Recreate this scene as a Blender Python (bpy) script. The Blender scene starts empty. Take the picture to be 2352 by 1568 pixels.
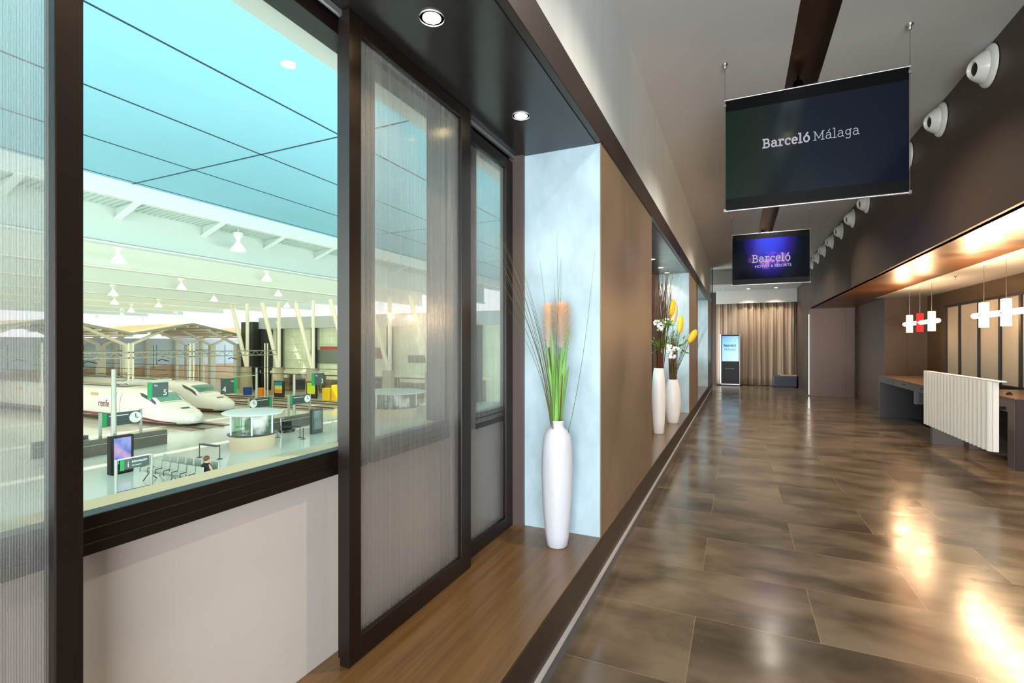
import bpy, bmesh, math, random
from mathutils import Vector, Matrix, Euler
random.seed(7)
PI = math.pi
sc = bpy.context.scene
col = sc.collection

# ------------------------------------------------------------------ helpers
def lin(c):
    return tuple((x/12.92 if x <= 0.04045 else ((x+0.055)/1.055)**2.4) for x in c)
MATS = {}
def nt(name):
    m = bpy.data.materials.new(name); m.use_nodes = True
    n = m.node_tree; n.nodes.clear()
    out = n.nodes.new('ShaderNodeOutputMaterial')
    return m, n, out
def mat(name, c, rough=0.5, metal=0.0, var=0.0, vscale=(3, 3, 3), bump=0.0, bscale=(40, 40, 40),
        coat=0.0, emit=None, estr=0.0, spec=0.5, trans=0.0, rvar=0.0, c2=None):
    """procedural principled material; colours are given as display (sRGB) values"""
    if name in MATS: return MATS[name]
    m, n, out = nt(name)
    p = n.nodes.new('ShaderNodeBsdfPrincipled')
    n.links.new(p.outputs[0], out.inputs[0])
    c = lin(c)
    p.inputs['Base Color'].default_value = (*c, 1)
    p.inputs['Roughness'].default_value = rough
    p.inputs['Metallic'].default_value = metal
    p.inputs['Specular IOR Level'].default_value = spec
    p.inputs['Coat Weight'].default_value = coat
    p.inputs['Transmission Weight'].default_value = trans
    if emit:
        p.inputs['Emission Color'].default_value = (*lin(emit), 1)
        p.inputs['Emission Strength'].default_value = estr
    tc = n.nodes.new('ShaderNodeTexCoord')
    if var > 0 or rvar > 0 or c2:
        mp = n.nodes.new('ShaderNodeMapping'); mp.inputs['Scale'].default_value = vscale
        n.links.new(tc.outputs['Object'], mp.inputs[0])
        ns = n.nodes.new('ShaderNodeTexNoise'); ns.inputs['Scale'].default_value = 1.0
        ns.inputs['Detail'].default_value = 5; ns.inputs['Roughness'].default_value = 0.6
        n.links.new(mp.outputs[0], ns.inputs[0])
        if var > 0 or c2:
            r = n.nodes.new('ShaderNodeValToRGB')
            lo = tuple(x*(1-var) for x in c)
            hi = lin(c2) if c2 else tuple(min(1, x*(1+var)) for x in c)
            r.color_ramp.elements[0].position = 0.35; r.color_ramp.elements[0].color = (*lo, 1)
            r.color_ramp.elements[1].position = 0.65; r.color_ramp.elements[1].color = (*hi, 1)
            n.links.new(ns.outputs[0], r.inputs[0]); n.links.new(r.outputs[0], p.inputs['Base Color'])
        if rvar > 0:
            mr = n.nodes.new('ShaderNodeMapRange')
            mr.inputs[1].default_value = .3; mr.inputs[2].default_value = .7
            mr.inputs[3].default_value = max(0, rough-rvar); mr.inputs[4].default_value = rough+rvar
            n.links.new(ns.outputs[0], mr.inputs[0]); n.links.new(mr.outputs[0], p.inputs['Roughness'])
    if bump > 0:
        mb = n.nodes.new('ShaderNodeMapping'); mb.inputs['Scale'].default_value = bscale
        n.links.new(tc.outputs['Object'], mb.inputs[0])
        nb = n.nodes.new('ShaderNodeTexNoise'); nb.inputs['Scale'].default_value = 1; nb.inputs['Detail'].default_value = 3
        n.links.new(mb.outputs[0], nb.inputs[0])
        b = n.nodes.new('ShaderNodeBump'); b.inputs['Strength'].default_value = bump; b.inputs['Distance'].default_value = 0.01
        n.links.new(nb.outputs[0], b.inputs['Height']); n.links.new(b.outputs[0], p.inputs['Normal'])
    MATS[name] = m
    return m
def emat(name, c, s):
    m, n, out = nt(name)
    e = n.nodes.new('ShaderNodeEmission'); e.inputs[0].default_value = (*lin(c), 1); e.inputs[1].default_value = s
    n.links.new(e.outputs[0], out.inputs[0]); return m

class B:
    def __init__(s, off=(0, 0, 0)):
        s.bm = bmesh.new(); s.o = Vector(off)
    def V(s, p): return s.bm.verts.new(Vector(p)-s.o)
    def box(s, x0, x1, y0, y1, z0, z1):
        v = [s.V((x, y, z)) for z in (z0, z1) for y in (y0, y1) for x in (x0, x1)]
        for f in ((0, 2, 3, 1), (4, 5, 7, 6), (0, 1, 5, 4), (2, 6, 7, 3), (0, 4, 6, 2), (1, 3, 7, 5)):
            s.bm.faces.new([v[i] for i in f])
        return s
    def obox(s, c, size, eul):
        R = Euler(eul).to_matrix(); c = Vector(c); h = Vector(size)/2
        v = [s.V(c+R@Vector((sx*h.x, sy*h.y, sz*h.z))) for sz in (-1, 1) for sy in (-1, 1) for sx in (-1, 1)]
        for f in ((0, 2, 3, 1), (4, 5, 7, 6), (0, 1, 5, 4), (2, 6, 7, 3), (0, 4, 6, 2), (1, 3, 7, 5)):
            s.bm.faces.new([v[i] for i in f])
        return s
    def bar(s, a, b, w, h=None):
        """square bar from a to b"""
        h = h or w
        a = Vector(a); b = Vector(b); d = (b-a).normalized()
        up = Vector((0, 0, 1)) if abs(d.z) < .95 else Vector((0, 1, 0))
        u = d.cross(up).normalized(); n = u.cross(d)
        v = []
        for p in (a, b):
            for (i, j) in ((-1, -1), (1, -1), (1, 1), (-1, 1)):
                v.append(s.V(p+u*i*w/2+n*j*h/2))
        for f in ((3, 2, 1, 0), (4, 5, 6, 7), (0, 1, 5, 4), (1, 2, 6, 5), (2, 3, 7, 6), (3, 0, 4, 7)):
            s.bm.faces.new([v[i] for i in f])
        return s
    def tube(s, pts, r, n=8, cap=True):
        pts = [Vector(p) for p in pts]
        rs = r if isinstance(r, (list, tuple)) else [r]*len(pts)
        rings = []; ref = None
        for i, p in enumerate(pts):
            d = (pts[min(i+1, len(pts)-1)]-pts[max(i-1, 0)]).normalized()
            if ref is None:
                ref = Vector((0, 0, 1)) if abs(d.z) < .9 else Vector((1, 0, 0))
            u = d.cross(ref).normalized(); w = u.cross(d).normalized(); ref = w
            rings.append([s.V(p+(u*math.cos(2*PI*k/n)+w*math.sin(2*PI*k/n))*rs[i]) for k in range(n)])
        for a, b in zip(rings, rings[1:]):
            for k in range(n):
                s.bm.faces.new((a[k], a[(k+1) % n], b[(k+1) % n], b[k]))
        if cap:
            s.bm.faces.new(rings[0][::-1]); s.bm.faces.new(rings[-1])
        return s
    def lathe(s, prof, c=(0, 0, 0), n=32, axis=None, capb=True, capt=True, wob=None):
        """prof: (r, h) pairs from bottom; axis: direction of h"""
        c = Vector(c); ax = Vector(axis).normalized() if axis else Vector((0, 0, 1))
        q = Vector((0, 0, 1)).rotation_difference(ax)
        rings = []
        for (r, h) in prof:
            ring = []
            for k in range(n):
                a = 2*PI*k/n
                rr = r*(wob(a, h) if wob else 1)
                ring.append(s.V(c+q@Vector((rr*math.cos(a), rr*math.sin(a), h))))
            rings.append(ring)
        for a, b in zip(rings, rings[1:]):
            for k in range(n):
                s.bm.faces.new((a[k], a[(k+1) % n], b[(k+1) % n], b[k]))
        if capb: s.bm.faces.new(rings[0][::-1])
        if capt: s.bm.faces.new(rings[-1])
        return s
    def grid(s, fn, nu, nv, close=False):
        g = [[s.V(fn(i/nu, j/nv)) for j in range(nv+1)] for i in range(nu+1)]
        for i in range(nu):
            for j in range(nv):
                s.bm.faces.new((g[i][j], g[i+1][j], g[i+1][j+1], g[i][j+1]))
        return s
    def prism(s, pts, d):
        """polygon pts (3D) extruded by vector d"""
        a = [s.V(p) for p in pts]; b = [s.V(Vector(p)+Vector(d)) for p in pts]
        s.bm.faces.new(a[::-1]); s.bm.faces.new(b)
        for i in range(len(a)):
            j = (i+1) % len(a); s.bm.faces.new((a[i], a[j], b[j], b[i]))
        return s
    def ball(s, c, r, n=12, m=8):
        c = Vector(c); r = Vector(r) if not isinstance(r, (int, float)) else Vector((r, r, r))
        rings = []
        for i in range(1, m):
            t = PI*i/m
            rings.append([s.V(c+Vector((r.x*math.sin(t)*math.cos(2*PI*k/n), r.y*math.sin(t)*math.sin(2*PI*k/n), -r.z*math.cos(t)))) for k in range(n)])
        bt = s.V(c-Vector((0, 0, r.z))); tp = s.V(c+Vector((0, 0, r.z)))
        for k in range(n):
            s.bm.faces.new((bt, rings[0][(k+1) % n], rings[0][k])); s.bm.faces.new((tp, rings[-1][k], rings[-1][(k+1) % n]))
        for a, b in zip(rings, rings[1:]):
            for k in range(n): s.bm.faces.new((a[k], a[(k+1) % n], b[(k+1) % n], b[k]))
        return s
    def ob(s, name, m, parent=None, smooth=False, bevel=0, solid=0, kind=None, label=None, wn=True):
        if parent is not None:
            o_ = parent
            w = Vector((0, 0, 0))
            while o_ is not None: w += o_.location; o_ = o_.parent
            bmesh.ops.translate(s.bm, verts=s.bm.verts[:], vec=-w)
        bmesh.ops.recalc_face_normals(s.bm, faces=s.bm.faces[:])
        me = bpy.data.meshes.new(name); s.bm.to_mesh(me); s.bm.free()
        if smooth:
            for p in me.polygons: p.use_smooth = True
            if smooth is not True: me.set_sharp_from_angle(angle=math.radians(smooth))
        me.materials.append(m)
        o = bpy.data.objects.new(name, me); col.objects.link(o)
        if parent is not None: o.parent = parent
        if kind: o['kind'] = kind
        if label: o['label'] = label
        if bevel:
            md = o.modifiers.new('b', 'BEVEL'); md.width = bevel; md.segments = 2; md.limit_method = 'ANGLE'
        if solid:
            md = o.modifiers.new('s', 'SOLIDIFY'); md.thickness = solid; md.offset = 0
        return o

def thing(name, label, cat, loc=(0, 0, 0), group=None):
    o = bpy.data.objects.new(name, None); col.objects.link(o); o.location = loc
    o.empty_display_size = .1
    return tag(o, label, cat, group)
def tag(o, label, cat, group=None, kind=None):
    o['label'] = label; o['category'] = cat
    if group: o['group'] = group
    if kind: o['kind'] = kind
    return o
def dup(root, loc, label, rotz=None):
    def cp(o, par):
        c = o.copy(); col.objects.link(c)
        if par: c.parent = par
        for ch in o.children: cp(ch, c)
        return c
    kids = root
    r = cp(root, None); r.location = loc
    if rotz is not None: r.rotation_euler = (0, 0, rotz)
    r['label'] = label
    return r
def struct(b, name, m, **k):
    o = b.ob(name, m, kind='structure', **k); return o
def sgroup(name):
    o = bpy.data.objects.new(name, None); col.objects.link(o); o['kind'] = 'structure'; return o

def text_mesh(name, txt, size, m, M, parent, extrude=.001, align='LEFT', sx=1.0):
    cu = bpy.data.curves.new(name, 'FONT'); cu.body = txt; cu.size = size; cu.extrude = extrude; cu.align_x = align
    t = bpy.data.objects.new(name+'_tmp', cu); col.objects.link(t)
    dg = bpy.context.evaluated_depsgraph_get(); dg.update()
    me = bpy.data.meshes.new_from_object(t.evaluated_get(dg))
    bpy.data.objects.remove(t); bpy.data.curves.remove(cu)
    me.transform(Matrix.Diagonal((sx, 1, 1, 1)))
    me.materials.clear(); me.materials.append(m); me.name = name
    o = bpy.data.objects.new(name, me); col.objects.link(o)
    if parent is not None:
        w = Vector((0, 0, 0)); q = parent
        while q is not None: w += q.location; q = q.parent
        M = Matrix.Translation(-w)@M
        o.parent = parent
    me.transform(M)
    return o
RF = Euler((PI/2, 0, 0)).to_matrix().to_4x4()            # text facing -Y
RS = Euler((PI/2, 0, PI/2)).to_matrix().to_4x4()         # text facing +X
def at(p, R): return Matrix.Translation(Vector(p))@R

def arc(cx, cy, rx, ry, a0, a1, n=10):
    return [(cx+rx*math.cos(math.radians(a0+(a1-a0)*i/n)), cy+ry*math.sin(math.radians(a0+(a1-a0)*i/n))) for i in range(n+1)]
GLY = {
 'B': (.56, [[(0, 0), (.3, 0)]+arc(.3, .18, .17, .18, -90, 90)+[(.1, .36)], [(0, .7), (.27, .7)]+arc(.27, .53, .15, .17, 90, -90), [(.1, 0), (.1, .7)]]),
 'a': (.49, [arc(.2, .34, .15, .16, 150, 0)+[(.35, .05), (.44, 0)], [(.35, .29), (.2, .29)]+arc(.17, .145, .13, .145, 90, 270)+[(.24, 0), (.35, .1)]]),
 'r': (.40, [[(0, .5), (.11, .5), (.11, 0)], [(0, 0), (.25, 0)], [(.11, .3)]+arc(.27, .33, .16, .17, 180, 90)+[(.34, .5), (.34, .4)]]),
 'c': (.42, [[(.36, .36), (.36, .46)]+arc(.22, .25, .18, .25, 70, 310)]),
 'e': (.45, [[(.05, .27), (.39, .27)]+arc(.22, .27, .17, .23, 0, 180)+arc(.22, .25, .17, .25, 180, 310)]),
 'l': (.27, [[(0, .76), (.11, .76), (.11, 0)], [(0, 0), (.23, 0)]]),
 'o': (.46, [arc(.22, .25, .18, .25, 0, 360, 20)]),
 'M': (.80, [[(0, 0), (.2, 0)], [(0, .7), (.1, .7), (.1, 0)], [(.1, .7), (.37, .12), (.64, .7), (.64, 0)], [(.64, .7), (.74, .7)], [(.54, 0), (.75, 0)]]),
 'g': (.48, [arc(.2, .29, .15, .2, 0, 360, 18), [(.44, .5), (.35, .5), (.35, -.06)]+arc(.2, -.06, .15, .15, 0, -150)]),
 '´': (0, [[(.2, .6), (.3, .74)]]),
 ' ': (.2, []),
}
def slab_text(name, s, h, w, m, M, parent, weights=None):
    """lettering with slab serifs drawn as strokes: s string, h em height, w stroke width (em)"""
    b = B(); x = 0
    for i, ch in enumerate(s):
        ww = weights[i] if weights else w
        acc = ch in 'óá'; base = {'ó': 'o', 'á': 'a'}.get(ch, ch)
        adv, strokes = GLY[base]
        strokes = list(strokes) + (GLY['´'][1] if acc else [])
        for st in strokes:
            for p, q in zip(st, st[1:]):
                p = Vector((p[0]+x, p[1], 0)); q = Vector((q[0]+x, q[1], 0))
                d = (q-p); L = d.length
                if L < 1e-6: continue
                d /= L; nn = Vector((-d.y, d.x, 0))*ww/2; e = d*ww*.35
                vs = [b.V(v*h) for v in (p-e-nn, q+e-nn, q+e+nn, p-e+nn)]
                b.bm.faces.new(vs)
        x += adv+ww*.55
    b.bm.transform(M)
    for v in b.bm.verts: pass
    return b.ob(name, m, parent)

# ------------------------------------------------------------------ materials
M_tan = mat('tan_laminate', (.50, .43, .35), .38, .15, var=.12, vscale=(1.2, 1.2, 1.2), rvar=.06)
M_tan2 = mat('brown_laminate', (.26, .205, .17), .5, .12, var=.14, vscale=(.9, .9, .9), rvar=.06)
M_mauve = mat('mauve_laminate', (.40, .33, .31), .42, .1, var=.08, vscale=(.8, .8, .8))
M_trim = mat('dark_brown_trim', (.165, .12, .095), .40, .1, var=.06)
M_frame = mat('anodised_bronze_frame', (.105, .075, .06), .36, .35)
M_white = mat('white_plaster', (.80, .80, .79), .7, var=.02)
M_wallpl = mat('grey_white_plaster', (.80, .825, .82), .6, var=.05, vscale=(8, 8, .6), bump=.05)
M_ceil = mat('ceiling_paint', (.74, .735, .73), .75, var=.02, vscale=(.5, .5, .5))
M_niche = mat('niche_ceiling_panel', (.15, .135, .13), .22, .1, rvar=.05, var=.05)
M_cool = mat('pale_blue_panel', (.65, .745, .79), .45, var=.13, vscale=(5, 5, 2.5), bump=.03, bscale=(10, 10, 10))
M_sillwall = mat('sill_wall_paint', (.66, .635, .61), .6, var=.02)
M_alu = mat('brushed_aluminium', (.72, .72, .73), .3, .8)
M_base = mat('grey_baseboard', (.42, .42, .43), .35, .3)
M_black = mat('black_plastic', (.025, .025, .03), .35, spec=.2)
M_chrome = mat('polished_steel', (.75, .75, .75), .2, .9)
M_soffit = mat('bronze_gloss_panel', (.46, .30, .17), .34, .4, var=.15, vscale=(1, 5, 1), rvar=.05)
M_gold = mat('gold_frieze_panel', (.36, .28, .16), .3, .4, var=.1)
M_deskg = mat('grey_desk', (.34, .335, .355), .45)
M_deskw = mat('walnut_worktop', (.40, .30, .22), .3, var=.25, vscale=(4, 1, 4), coat=.2)
M_cream = mat('frosted_panel', (.74, .70, .62), .35, var=.08, vscale=(.6, .6, .6))
M_ceramic = mat('white_matt_ceramic', (.75, .765, .80), .5, bump=.35, bscale=(26, 26, 9))
M_ceramic2 = mat('white_smooth_ceramic', (.90, .88, .87), .4)
M_ribw = mat('white_corrugated_board', (.90, .89, .87), .42)
M_noz = mat('white_enamel', (.88, .88, .86), .25)
M_curt = mat('beige_curtain', (.64, .56, .48), .85, var=.08, vscale=(6, 6, .4))

def wood_mat():
    m, n, out = nt('brown_wood_platform')
    p = n.nodes.new('ShaderNodeBsdfPrincipled'); n.links.new(p.outputs[0], out.inputs[0])
    tc = n.nodes.new('ShaderNodeTexCoord'); mp = n.nodes.new('ShaderNodeMapping'); mp.inputs['Scale'].default_value = (38, 1.6, 38)
    n.links.new(tc.outputs['Object'], mp.inputs[0])
    ns = n.nodes.new('ShaderNodeTexNoise'); ns.inputs['Scale'].default_value = 1; ns.inputs['Detail'].default_value = 6
    n.links.new(mp.outputs[0], ns.inputs[0])
    r = n.nodes.new('ShaderNodeValToRGB')
    r.color_ramp.elements[0].position = .3; r.color_ramp.elements[0].color = (*lin((.37, .27, .155)), 1)
    r.color_ramp.elements[1].position = .7; r.color_ramp.elements[1].color = (*lin((.45, .34, .205)), 1)
    n.links.new(ns.outputs[0], r.inputs[0]); n.links.new(r.outputs[0], p.inputs['Base Color'])
    p.inputs['Roughness'].default_value = .27; p.inputs['Coat Weight'].default_value = .15; p.inputs['Coat Roughness'].default_value = .2
    return m
M_wood = wood_mat()

def floor_mat():
    m, n, out = nt('polished_slate_tiles')
    L = n.links.new
    p = n.nodes.new('ShaderNodeBsdfPrincipled'); L(p.outputs[0], out.inputs[0])
    tc = n.nodes.new('ShaderNodeTexCoord')
    mp = n.nodes.new('ShaderNodeMapping'); mp.inputs['Location'].default_value = (8*1.186-.380+.593, 16*.6095-2.893+0.0, 0)
    L(tc.outputs['Object'], mp.inputs[0])
    br = n.nodes.new('ShaderNodeTexBrick'); br.inputs['Scale'].default_value = 1
    br.inputs['Brick Width'].default_value = 1.186; br.inputs['Row Height'].default_value = .6095
    br.inputs['Mortar Size'].default_value = .0022; br.inputs['Mortar Smooth'].default_value = .2
    br.offset = .5; br.offset_frequency = 2
    br.inputs['Color1'].default_value = (0, 0, 0, 1); br.inputs['Color2'].default_value = (1, 1, 1, 1); br.inputs['Mortar'].default_value = (.5, .5, .5, 1)
    L(mp.outputs[0], br.inputs[0])
    # cloudy stains, offset per tile
    add = n.nodes.new('ShaderNodeVectorMath'); add.operation = 'MULTIPLY_ADD'
    add.inputs[1].default_value = (7.3, 3.1, 5.7)
    L(br.outputs['Color'], add.inputs[0]); L(tc.outputs['Object'], add.inputs[2])
    mp2 = n.nodes.new('ShaderNodeMapping'); mp2.inputs['Scale'].default_value = (1.7, 2.9, 1); L(add.outputs[0], mp2.inputs[0])
    n1 = n.nodes.new('ShaderNodeTexNoise'); n1.inputs['Scale'].default_value = 1; n1.inputs['Detail'].default_value = 6; n1.inputs['Distortion'].default_value = .35
    L(mp2.outputs[0], n1.inputs[0])
    r = n.nodes.new('ShaderNodeValToRGB'); e = r.color_ramp.elements
    e[0].position = .33; e[0].color = (*lin((.275, .24, .20)), 1)
    e[1].position = .62; e[1].color = (*lin((.455, .405, .34)), 1)
    x = e.new(.47); x.color = (*lin((.37, .325, .265)), 1)
    L(n1.outputs[0], r.inputs[0])
    hs = n.nodes.new('ShaderNodeHueSaturation')
    mr = n.nodes.new('ShaderNodeMapRange'); mr.inputs[3].default_value = .9; mr.inputs[4].default_value = 1.15
    L(br.outputs['Color'], mr.inputs[0]); L(mr.outputs[0], hs.inputs['Value']); L(r.outputs[0], hs.inputs['Color'])
    mx = n.nodes.new('ShaderNodeMix'); mx.data_type = 'RGBA'
    L(br.outputs['Fac'], mx.inputs[0]); L(hs.outputs[0], mx.inputs[6]); mx.inputs[7].default_value = (*lin((.55, .48, .38)), 1)
    L(mx.outputs[2], p.inputs['Base Color'])
    n2 = n.nodes.new('ShaderNodeTexNoise'); n2.inputs['Scale'].default_value = 2.2; n2.inputs['Detail'].default_value = 4; L(add.outputs[0], n2.inputs[0])
    rr = n.nodes.new('ShaderNodeMapRange'); rr.inputs[1].default_value = .3; rr.inputs[2].default_value = .7
    rr.inputs[3].default_value = .14; rr.inputs[4].default_value = .27
    L(n2.outputs[0], rr.inputs[0]); L(rr.outputs[0], p.inputs['Roughness'])
    p.inputs['Specular IOR Level'].default_value = .75
    bp = n.nodes.new('ShaderNodeBump'); bp.inputs['Strength'].default_value = .12; bp.inputs['Distance'].default_value = .01
    mp3 = n.nodes.new('ShaderNodeMapping'); mp3.inputs['Scale'].default_value = (2, 5, 1); L(tc.outputs['Object'], mp3.inputs[0])
    n3 = n.nodes.new('ShaderNodeTexNoise'); n3.inputs['Scale'].default_value = 1.2; n3.inputs['Detail'].default_value = 2; L(mp3.outputs[0], n3.inputs[0])
    L(n3.outputs[0], bp.inputs['Height']); L(bp.outputs[0], p.inputs['Normal'])
    return m
M_floor = floor_mat()

def glass_mat(name, tint=(1, 1, 1), gl=.05):
    m, n, out = nt(name); L = n.links.new
    t = n.nodes.new('ShaderNodeBsdfTransparent'); t.inputs[0].default_value = (*tint, 1)
    g = n.nodes.new('ShaderNodeBsdfGlossy'); g.inputs['Roughness'].default_value = .02
    mx = n.nodes.new('ShaderNodeMixShader'); mx.inputs[0].default_value = gl
    L(t.outputs[0], mx.inputs[1]); L(g.outputs[0], mx.inputs[2]); L(mx.outputs[0], out.inputs[0]); return m
M_glass = glass_mat('clear_window_glass', (.98, 1, .99), .02)
M_kglass = glass_mat('green_tinted_glass', (.72, .88, .80), .10)

def ribbed_mat():
    m, n, out = nt('ribbed_translucent_sheet'); L = n.links.new
    tc = n.nodes.new('ShaderNodeTexCoord'); sp = n.nodes.new('ShaderNodeSeparateXYZ'); L(tc.outputs['Object'], sp.inputs[0])
    k = n.nodes.new('ShaderNodeMath'); k.operation = 'MULTIPLY'; k.inputs[1].default_value = 2*PI/.0043; L(sp.outputs[1], k.inputs[0])
    s = n.nodes.new('ShaderNodeMath'); s.operation = 'SINE'; L(k.outputs[0], s.inputs[0])
    mr = n.nodes.new('ShaderNodeMapRange'); mr.inputs[1].default_value = -.2; mr.inputs[2].default_value = .6
    mr.inputs[3].default_value = .05; mr.inputs[4].default_value = .36; L(s.outputs[0], mr.inputs[0])
    # irregular milky streaks running down the sheet
    mp = n.nodes.new('ShaderNodeMapping'); mp.inputs['Scale'].default_value = (1, 60, .15); L(tc.outputs['Object'], mp.inputs[0])
    ns = n.nodes.new('ShaderNodeTexNoise'); ns.inputs['Scale'].default_value = 1; ns.inputs['Detail'].default_value = 3; L(mp.outputs[0], ns.inputs[0])
    m2 = n.nodes.new('ShaderNodeMapRange'); m2.inputs[1].default_value = .3; m2.inputs[2].default_value = .7
    m2.inputs[3].default_value = -.025; m2.inputs[4].default_value = .05; L(ns.outputs[0], m2.inputs[0])
    ad = n.nodes.new('ShaderNodeMath'); ad.operation = 'ADD'; ad.use_clamp = True; L(mr.outputs[0], ad.inputs[0]); L(m2.outputs[0], ad.inputs[1])
    t = n.nodes.new('ShaderNodeBsdfTransparent')
    dk = n.nodes.new('ShaderNodeMapRange'); dk.inputs[1].default_value = -1; dk.inputs[2].default_value = -.55
    dk.inputs[3].default_value = .42; dk.inputs[4].default_value = .985; L(s.outputs[0], dk.inputs[0]); L(dk.outputs[0], t.inputs[0])
    tl = n.nodes.new('ShaderNodeBsdfTranslucent'); tl.inputs[0].default_value = (.66, .65, .63, 1)
    df = n.nodes.new('ShaderNodeBsdfDiffuse'); df.inputs[0].default_value = (.54, .52, .50, 1)
    mm = n.nodes.new('ShaderNodeMixShader'); mm.inputs[0].default_value = .5; L(tl.outputs[0], mm.inputs[1]); L(df.outputs[0], mm.inputs[2])
    mx = n.nodes.new('ShaderNodeMixShader'); L(ad.outputs[0], mx.inputs[0]); L(t.outputs[0], mx.inputs[1]); L(mm.outputs[0], mx.inputs[2])
    g = n.nodes.new('ShaderNodeBsdfGlossy'); g.inputs['Roughness'].default_value = .22
    m3 = n.nodes.new('ShaderNodeMixShader'); m3.inputs[0].default_value = .06; L(mx.outputs[0], m3.inputs[1]); L(g.outputs[0], m3.inputs[2])
    L(m3.outputs[0], out.inputs[0]); return m
M_rib = ribbed_mat()

# station materials
S_floor = mat('station_floor', (.87, .88, .84), .12, var=.03, vscale=(.3, .3, .3))
S_soffit = mat('blue_soffit_paint', (.53, .75, .82), .6, var=.03, vscale=(.1, .1, .1))
S_beam = mat('pale_green_steel', (.78, .825, .79), .6)
S_joint = mat('panel_joint', (.10, .20, .26), .6)
S_white = mat('white_steel', (.88, .90, .88), .5)
S_train = mat('train_white', (.90, .89, .86), .25, coat=.3)
S_red = mat('train_maroon', (.52, .12, .16), .3)
S_tglass = mat('train_windscreen', (.30, .52, .45), .12, .1)
S_tglass2 = mat('train_side_glass', (.20, .26, .26), .12)
S_dark = mat('dark_charcoal', (.17, .20, .19), .4)
S_sign = mat('sign_slate', (.25, .32, .31), .5)
S_green = mat('sign_green', (.05, .60, .33), .5)
S_signw = mat('sign_lettering_white', (.95, .95, .93), .6)
S_wood = mat('canopy_timber', (.95, .85, .68), .6, var=.1, vscale=(.5, 6, .5))
S_post = mat('galvanised_post', (.64, .65, .60), .4, .3)
S_cream = mat('cream_steel', (.93, .91, .82), .5)
S_bluew = mat('blue_white_cladding', (.86, .93, .98), .6, var=.04)
S_tanw = mat('tan_cladding', (.88, .74, .58), .7, var=.12, vscale=(.2, .2, 2))
S_fglass = mat('facade_glass', (.90, .94, .82), .25, var=.12, vscale=(.35, .35, .6))
S_fmull = mat('facade_mullion', (.95, .95, .84), .5)
S_grey = mat('grey_fascia', (.74, .78, .77), .6)
S_ballast = mat('track_bed', (.60, .56, .48), .8, var=.15, vscale=(2, 2, 2))
S_rail = mat('rail_steel', (.45, .40, .36), .3, .6)
S_yel = mat('yellow_box', (.95, .78, .10), .5)
S_seat = mat('seat_metal', (.66, .68, .62), .35, .4)
S_kbase = mat('kiosk_counter', (.80, .72, .60), .4)

# ------------------------------------------------------------------ interior structure
Y0, Y1 = -3.0, 20.2
struct(B().box(-.765, 3.8, Y0, Y1, -.15, 0).box(-2.3, -.765, 17.0, Y1, -.15, 0), 'floor', M_floor)
struct(B().box(-.9, .404, Y0, 17.55, 3.94, 4.2).box(.677, 1.87, Y0, 17.55, 3.94, 4.2).box(.404, .677, 15.2, 17.55, 3.94, 4.2), 'ceiling', M_ceil)
struct(B().box(.404, .677, Y0, 15.2, 4.14, 4.2).box(.39, .406, Y0, 15.2, 3.945, 4.2).box(.675, .69, Y0, 15.2, 3.945, 4.2), 'trim_1',
       mat('slot_brown', (.20, .11, .07), .3, .2))
struct(B().box(-.86, -.795, Y0, 17.0, 2.92, 3.94), 'wall_left', M_wallpl)
# dark surround: top band, bottom band, grey recessed baseboard
struct(B().box(-.80, -.760, Y0, 17.0, 2.745, 2.925), 'trim_2', M_trim, bevel=.003)
struct(B().box(-.80, -.760, Y0, 17.0, .112, .300), 'trim_3', M_trim, bevel=.003)
struct(B().box(-.765, -.746, Y0, 17.0, .095, .112), 'trim_4', mat('pale_aluminium', (.78, .77, .76), .4, .2))
struct(B().box(-.80, -.765, Y0, 17.0, 0, .097), 'baseboard_left', M_base)
struct(B().box(-1.46, -.766, Y0, 17.0, -.15, .305), 'trim_5', M_wood, bevel=.002)
struct(B().box(-1.6, -.80, Y0, 17.0, 2.74, 2.95), 'trim_6', M_niche)
# piers between the niches
for i, (a, b_) in enumerate(((3.0, 4.98), (9.1, 11.1), (15.0, 17.0), (-3.0, -1.6))):
    struct(B().box(-1.28, -.776, a, b_, .305, 2.742), 'wall_niche', M_cool)
    struct(B().box(-.776, -.770, a+.004, b_, .302, 2.745), 'wall_panel', M_tan)
    struct(B().box(-1.44, -1.28, a-.03, b_, .305, 2.74), 'trim_7', mat('grey_brown_jamb', (.31, .27, .25), .45))
# window wall
WX = -1.42
def window(name, y0, y1, x=WX, zb=1.02, zt=2.74, fr=.08, jl=.05, jr=.05, xo=.082):
    g = sgroup(name)
    f = B()
    f.box(x-.008, x+.045, y0, y1, zb, zb+fr)
    f.box(x-.005, x+.052, y0, y1, zb-.01, zb+.018)
    f.box(x+.02, x+.049, y0, y1, zb+.045, zb+.05)
    f.box(x-.06, x+.04, y0, y1, zt-fr*.8, zt)
    f.box(x-xo, x+.035, y0, y0+jl, zb, zt).box(x-xo, x+.035, y1-jr, y1, zb, zt)
    f.ob('window_frame', M_frame, g, bevel=.003)
    B().box(x-.014, x-.010, y0+jl, y1-jr, zb+fr, zt-fr*.8).ob('window_pane', M_glass, g)
    B().box(x-.105, x-.008, y0, y1, zb+.01, zb+fr-.002).ob('window_sill', mat('limestone_sill', (.78, .72, .58), .6), g)
    return g
walls = B()
spans = [(-1.4, 1.585), (1.615, 2.21), (2.50, 3.12), (5.1, 8.95), (11.2, 14.9)]
walls.box(-1.50, WX, Y0, 17.0, -.15, 1.02)
walls.box(-1.50, WX, Y0, 17.0, 2.74, 4.2)
prev = Y0
for a, b_ in spans:
    if a > prev: walls.box(-1.50, WX, prev, a, 1.02, 2.74)
    prev = b_
walls.box(-1.50, WX, prev, 17.0, 1.02, 2.74)
struct(walls, 'wall_window', M_sillwall)
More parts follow.
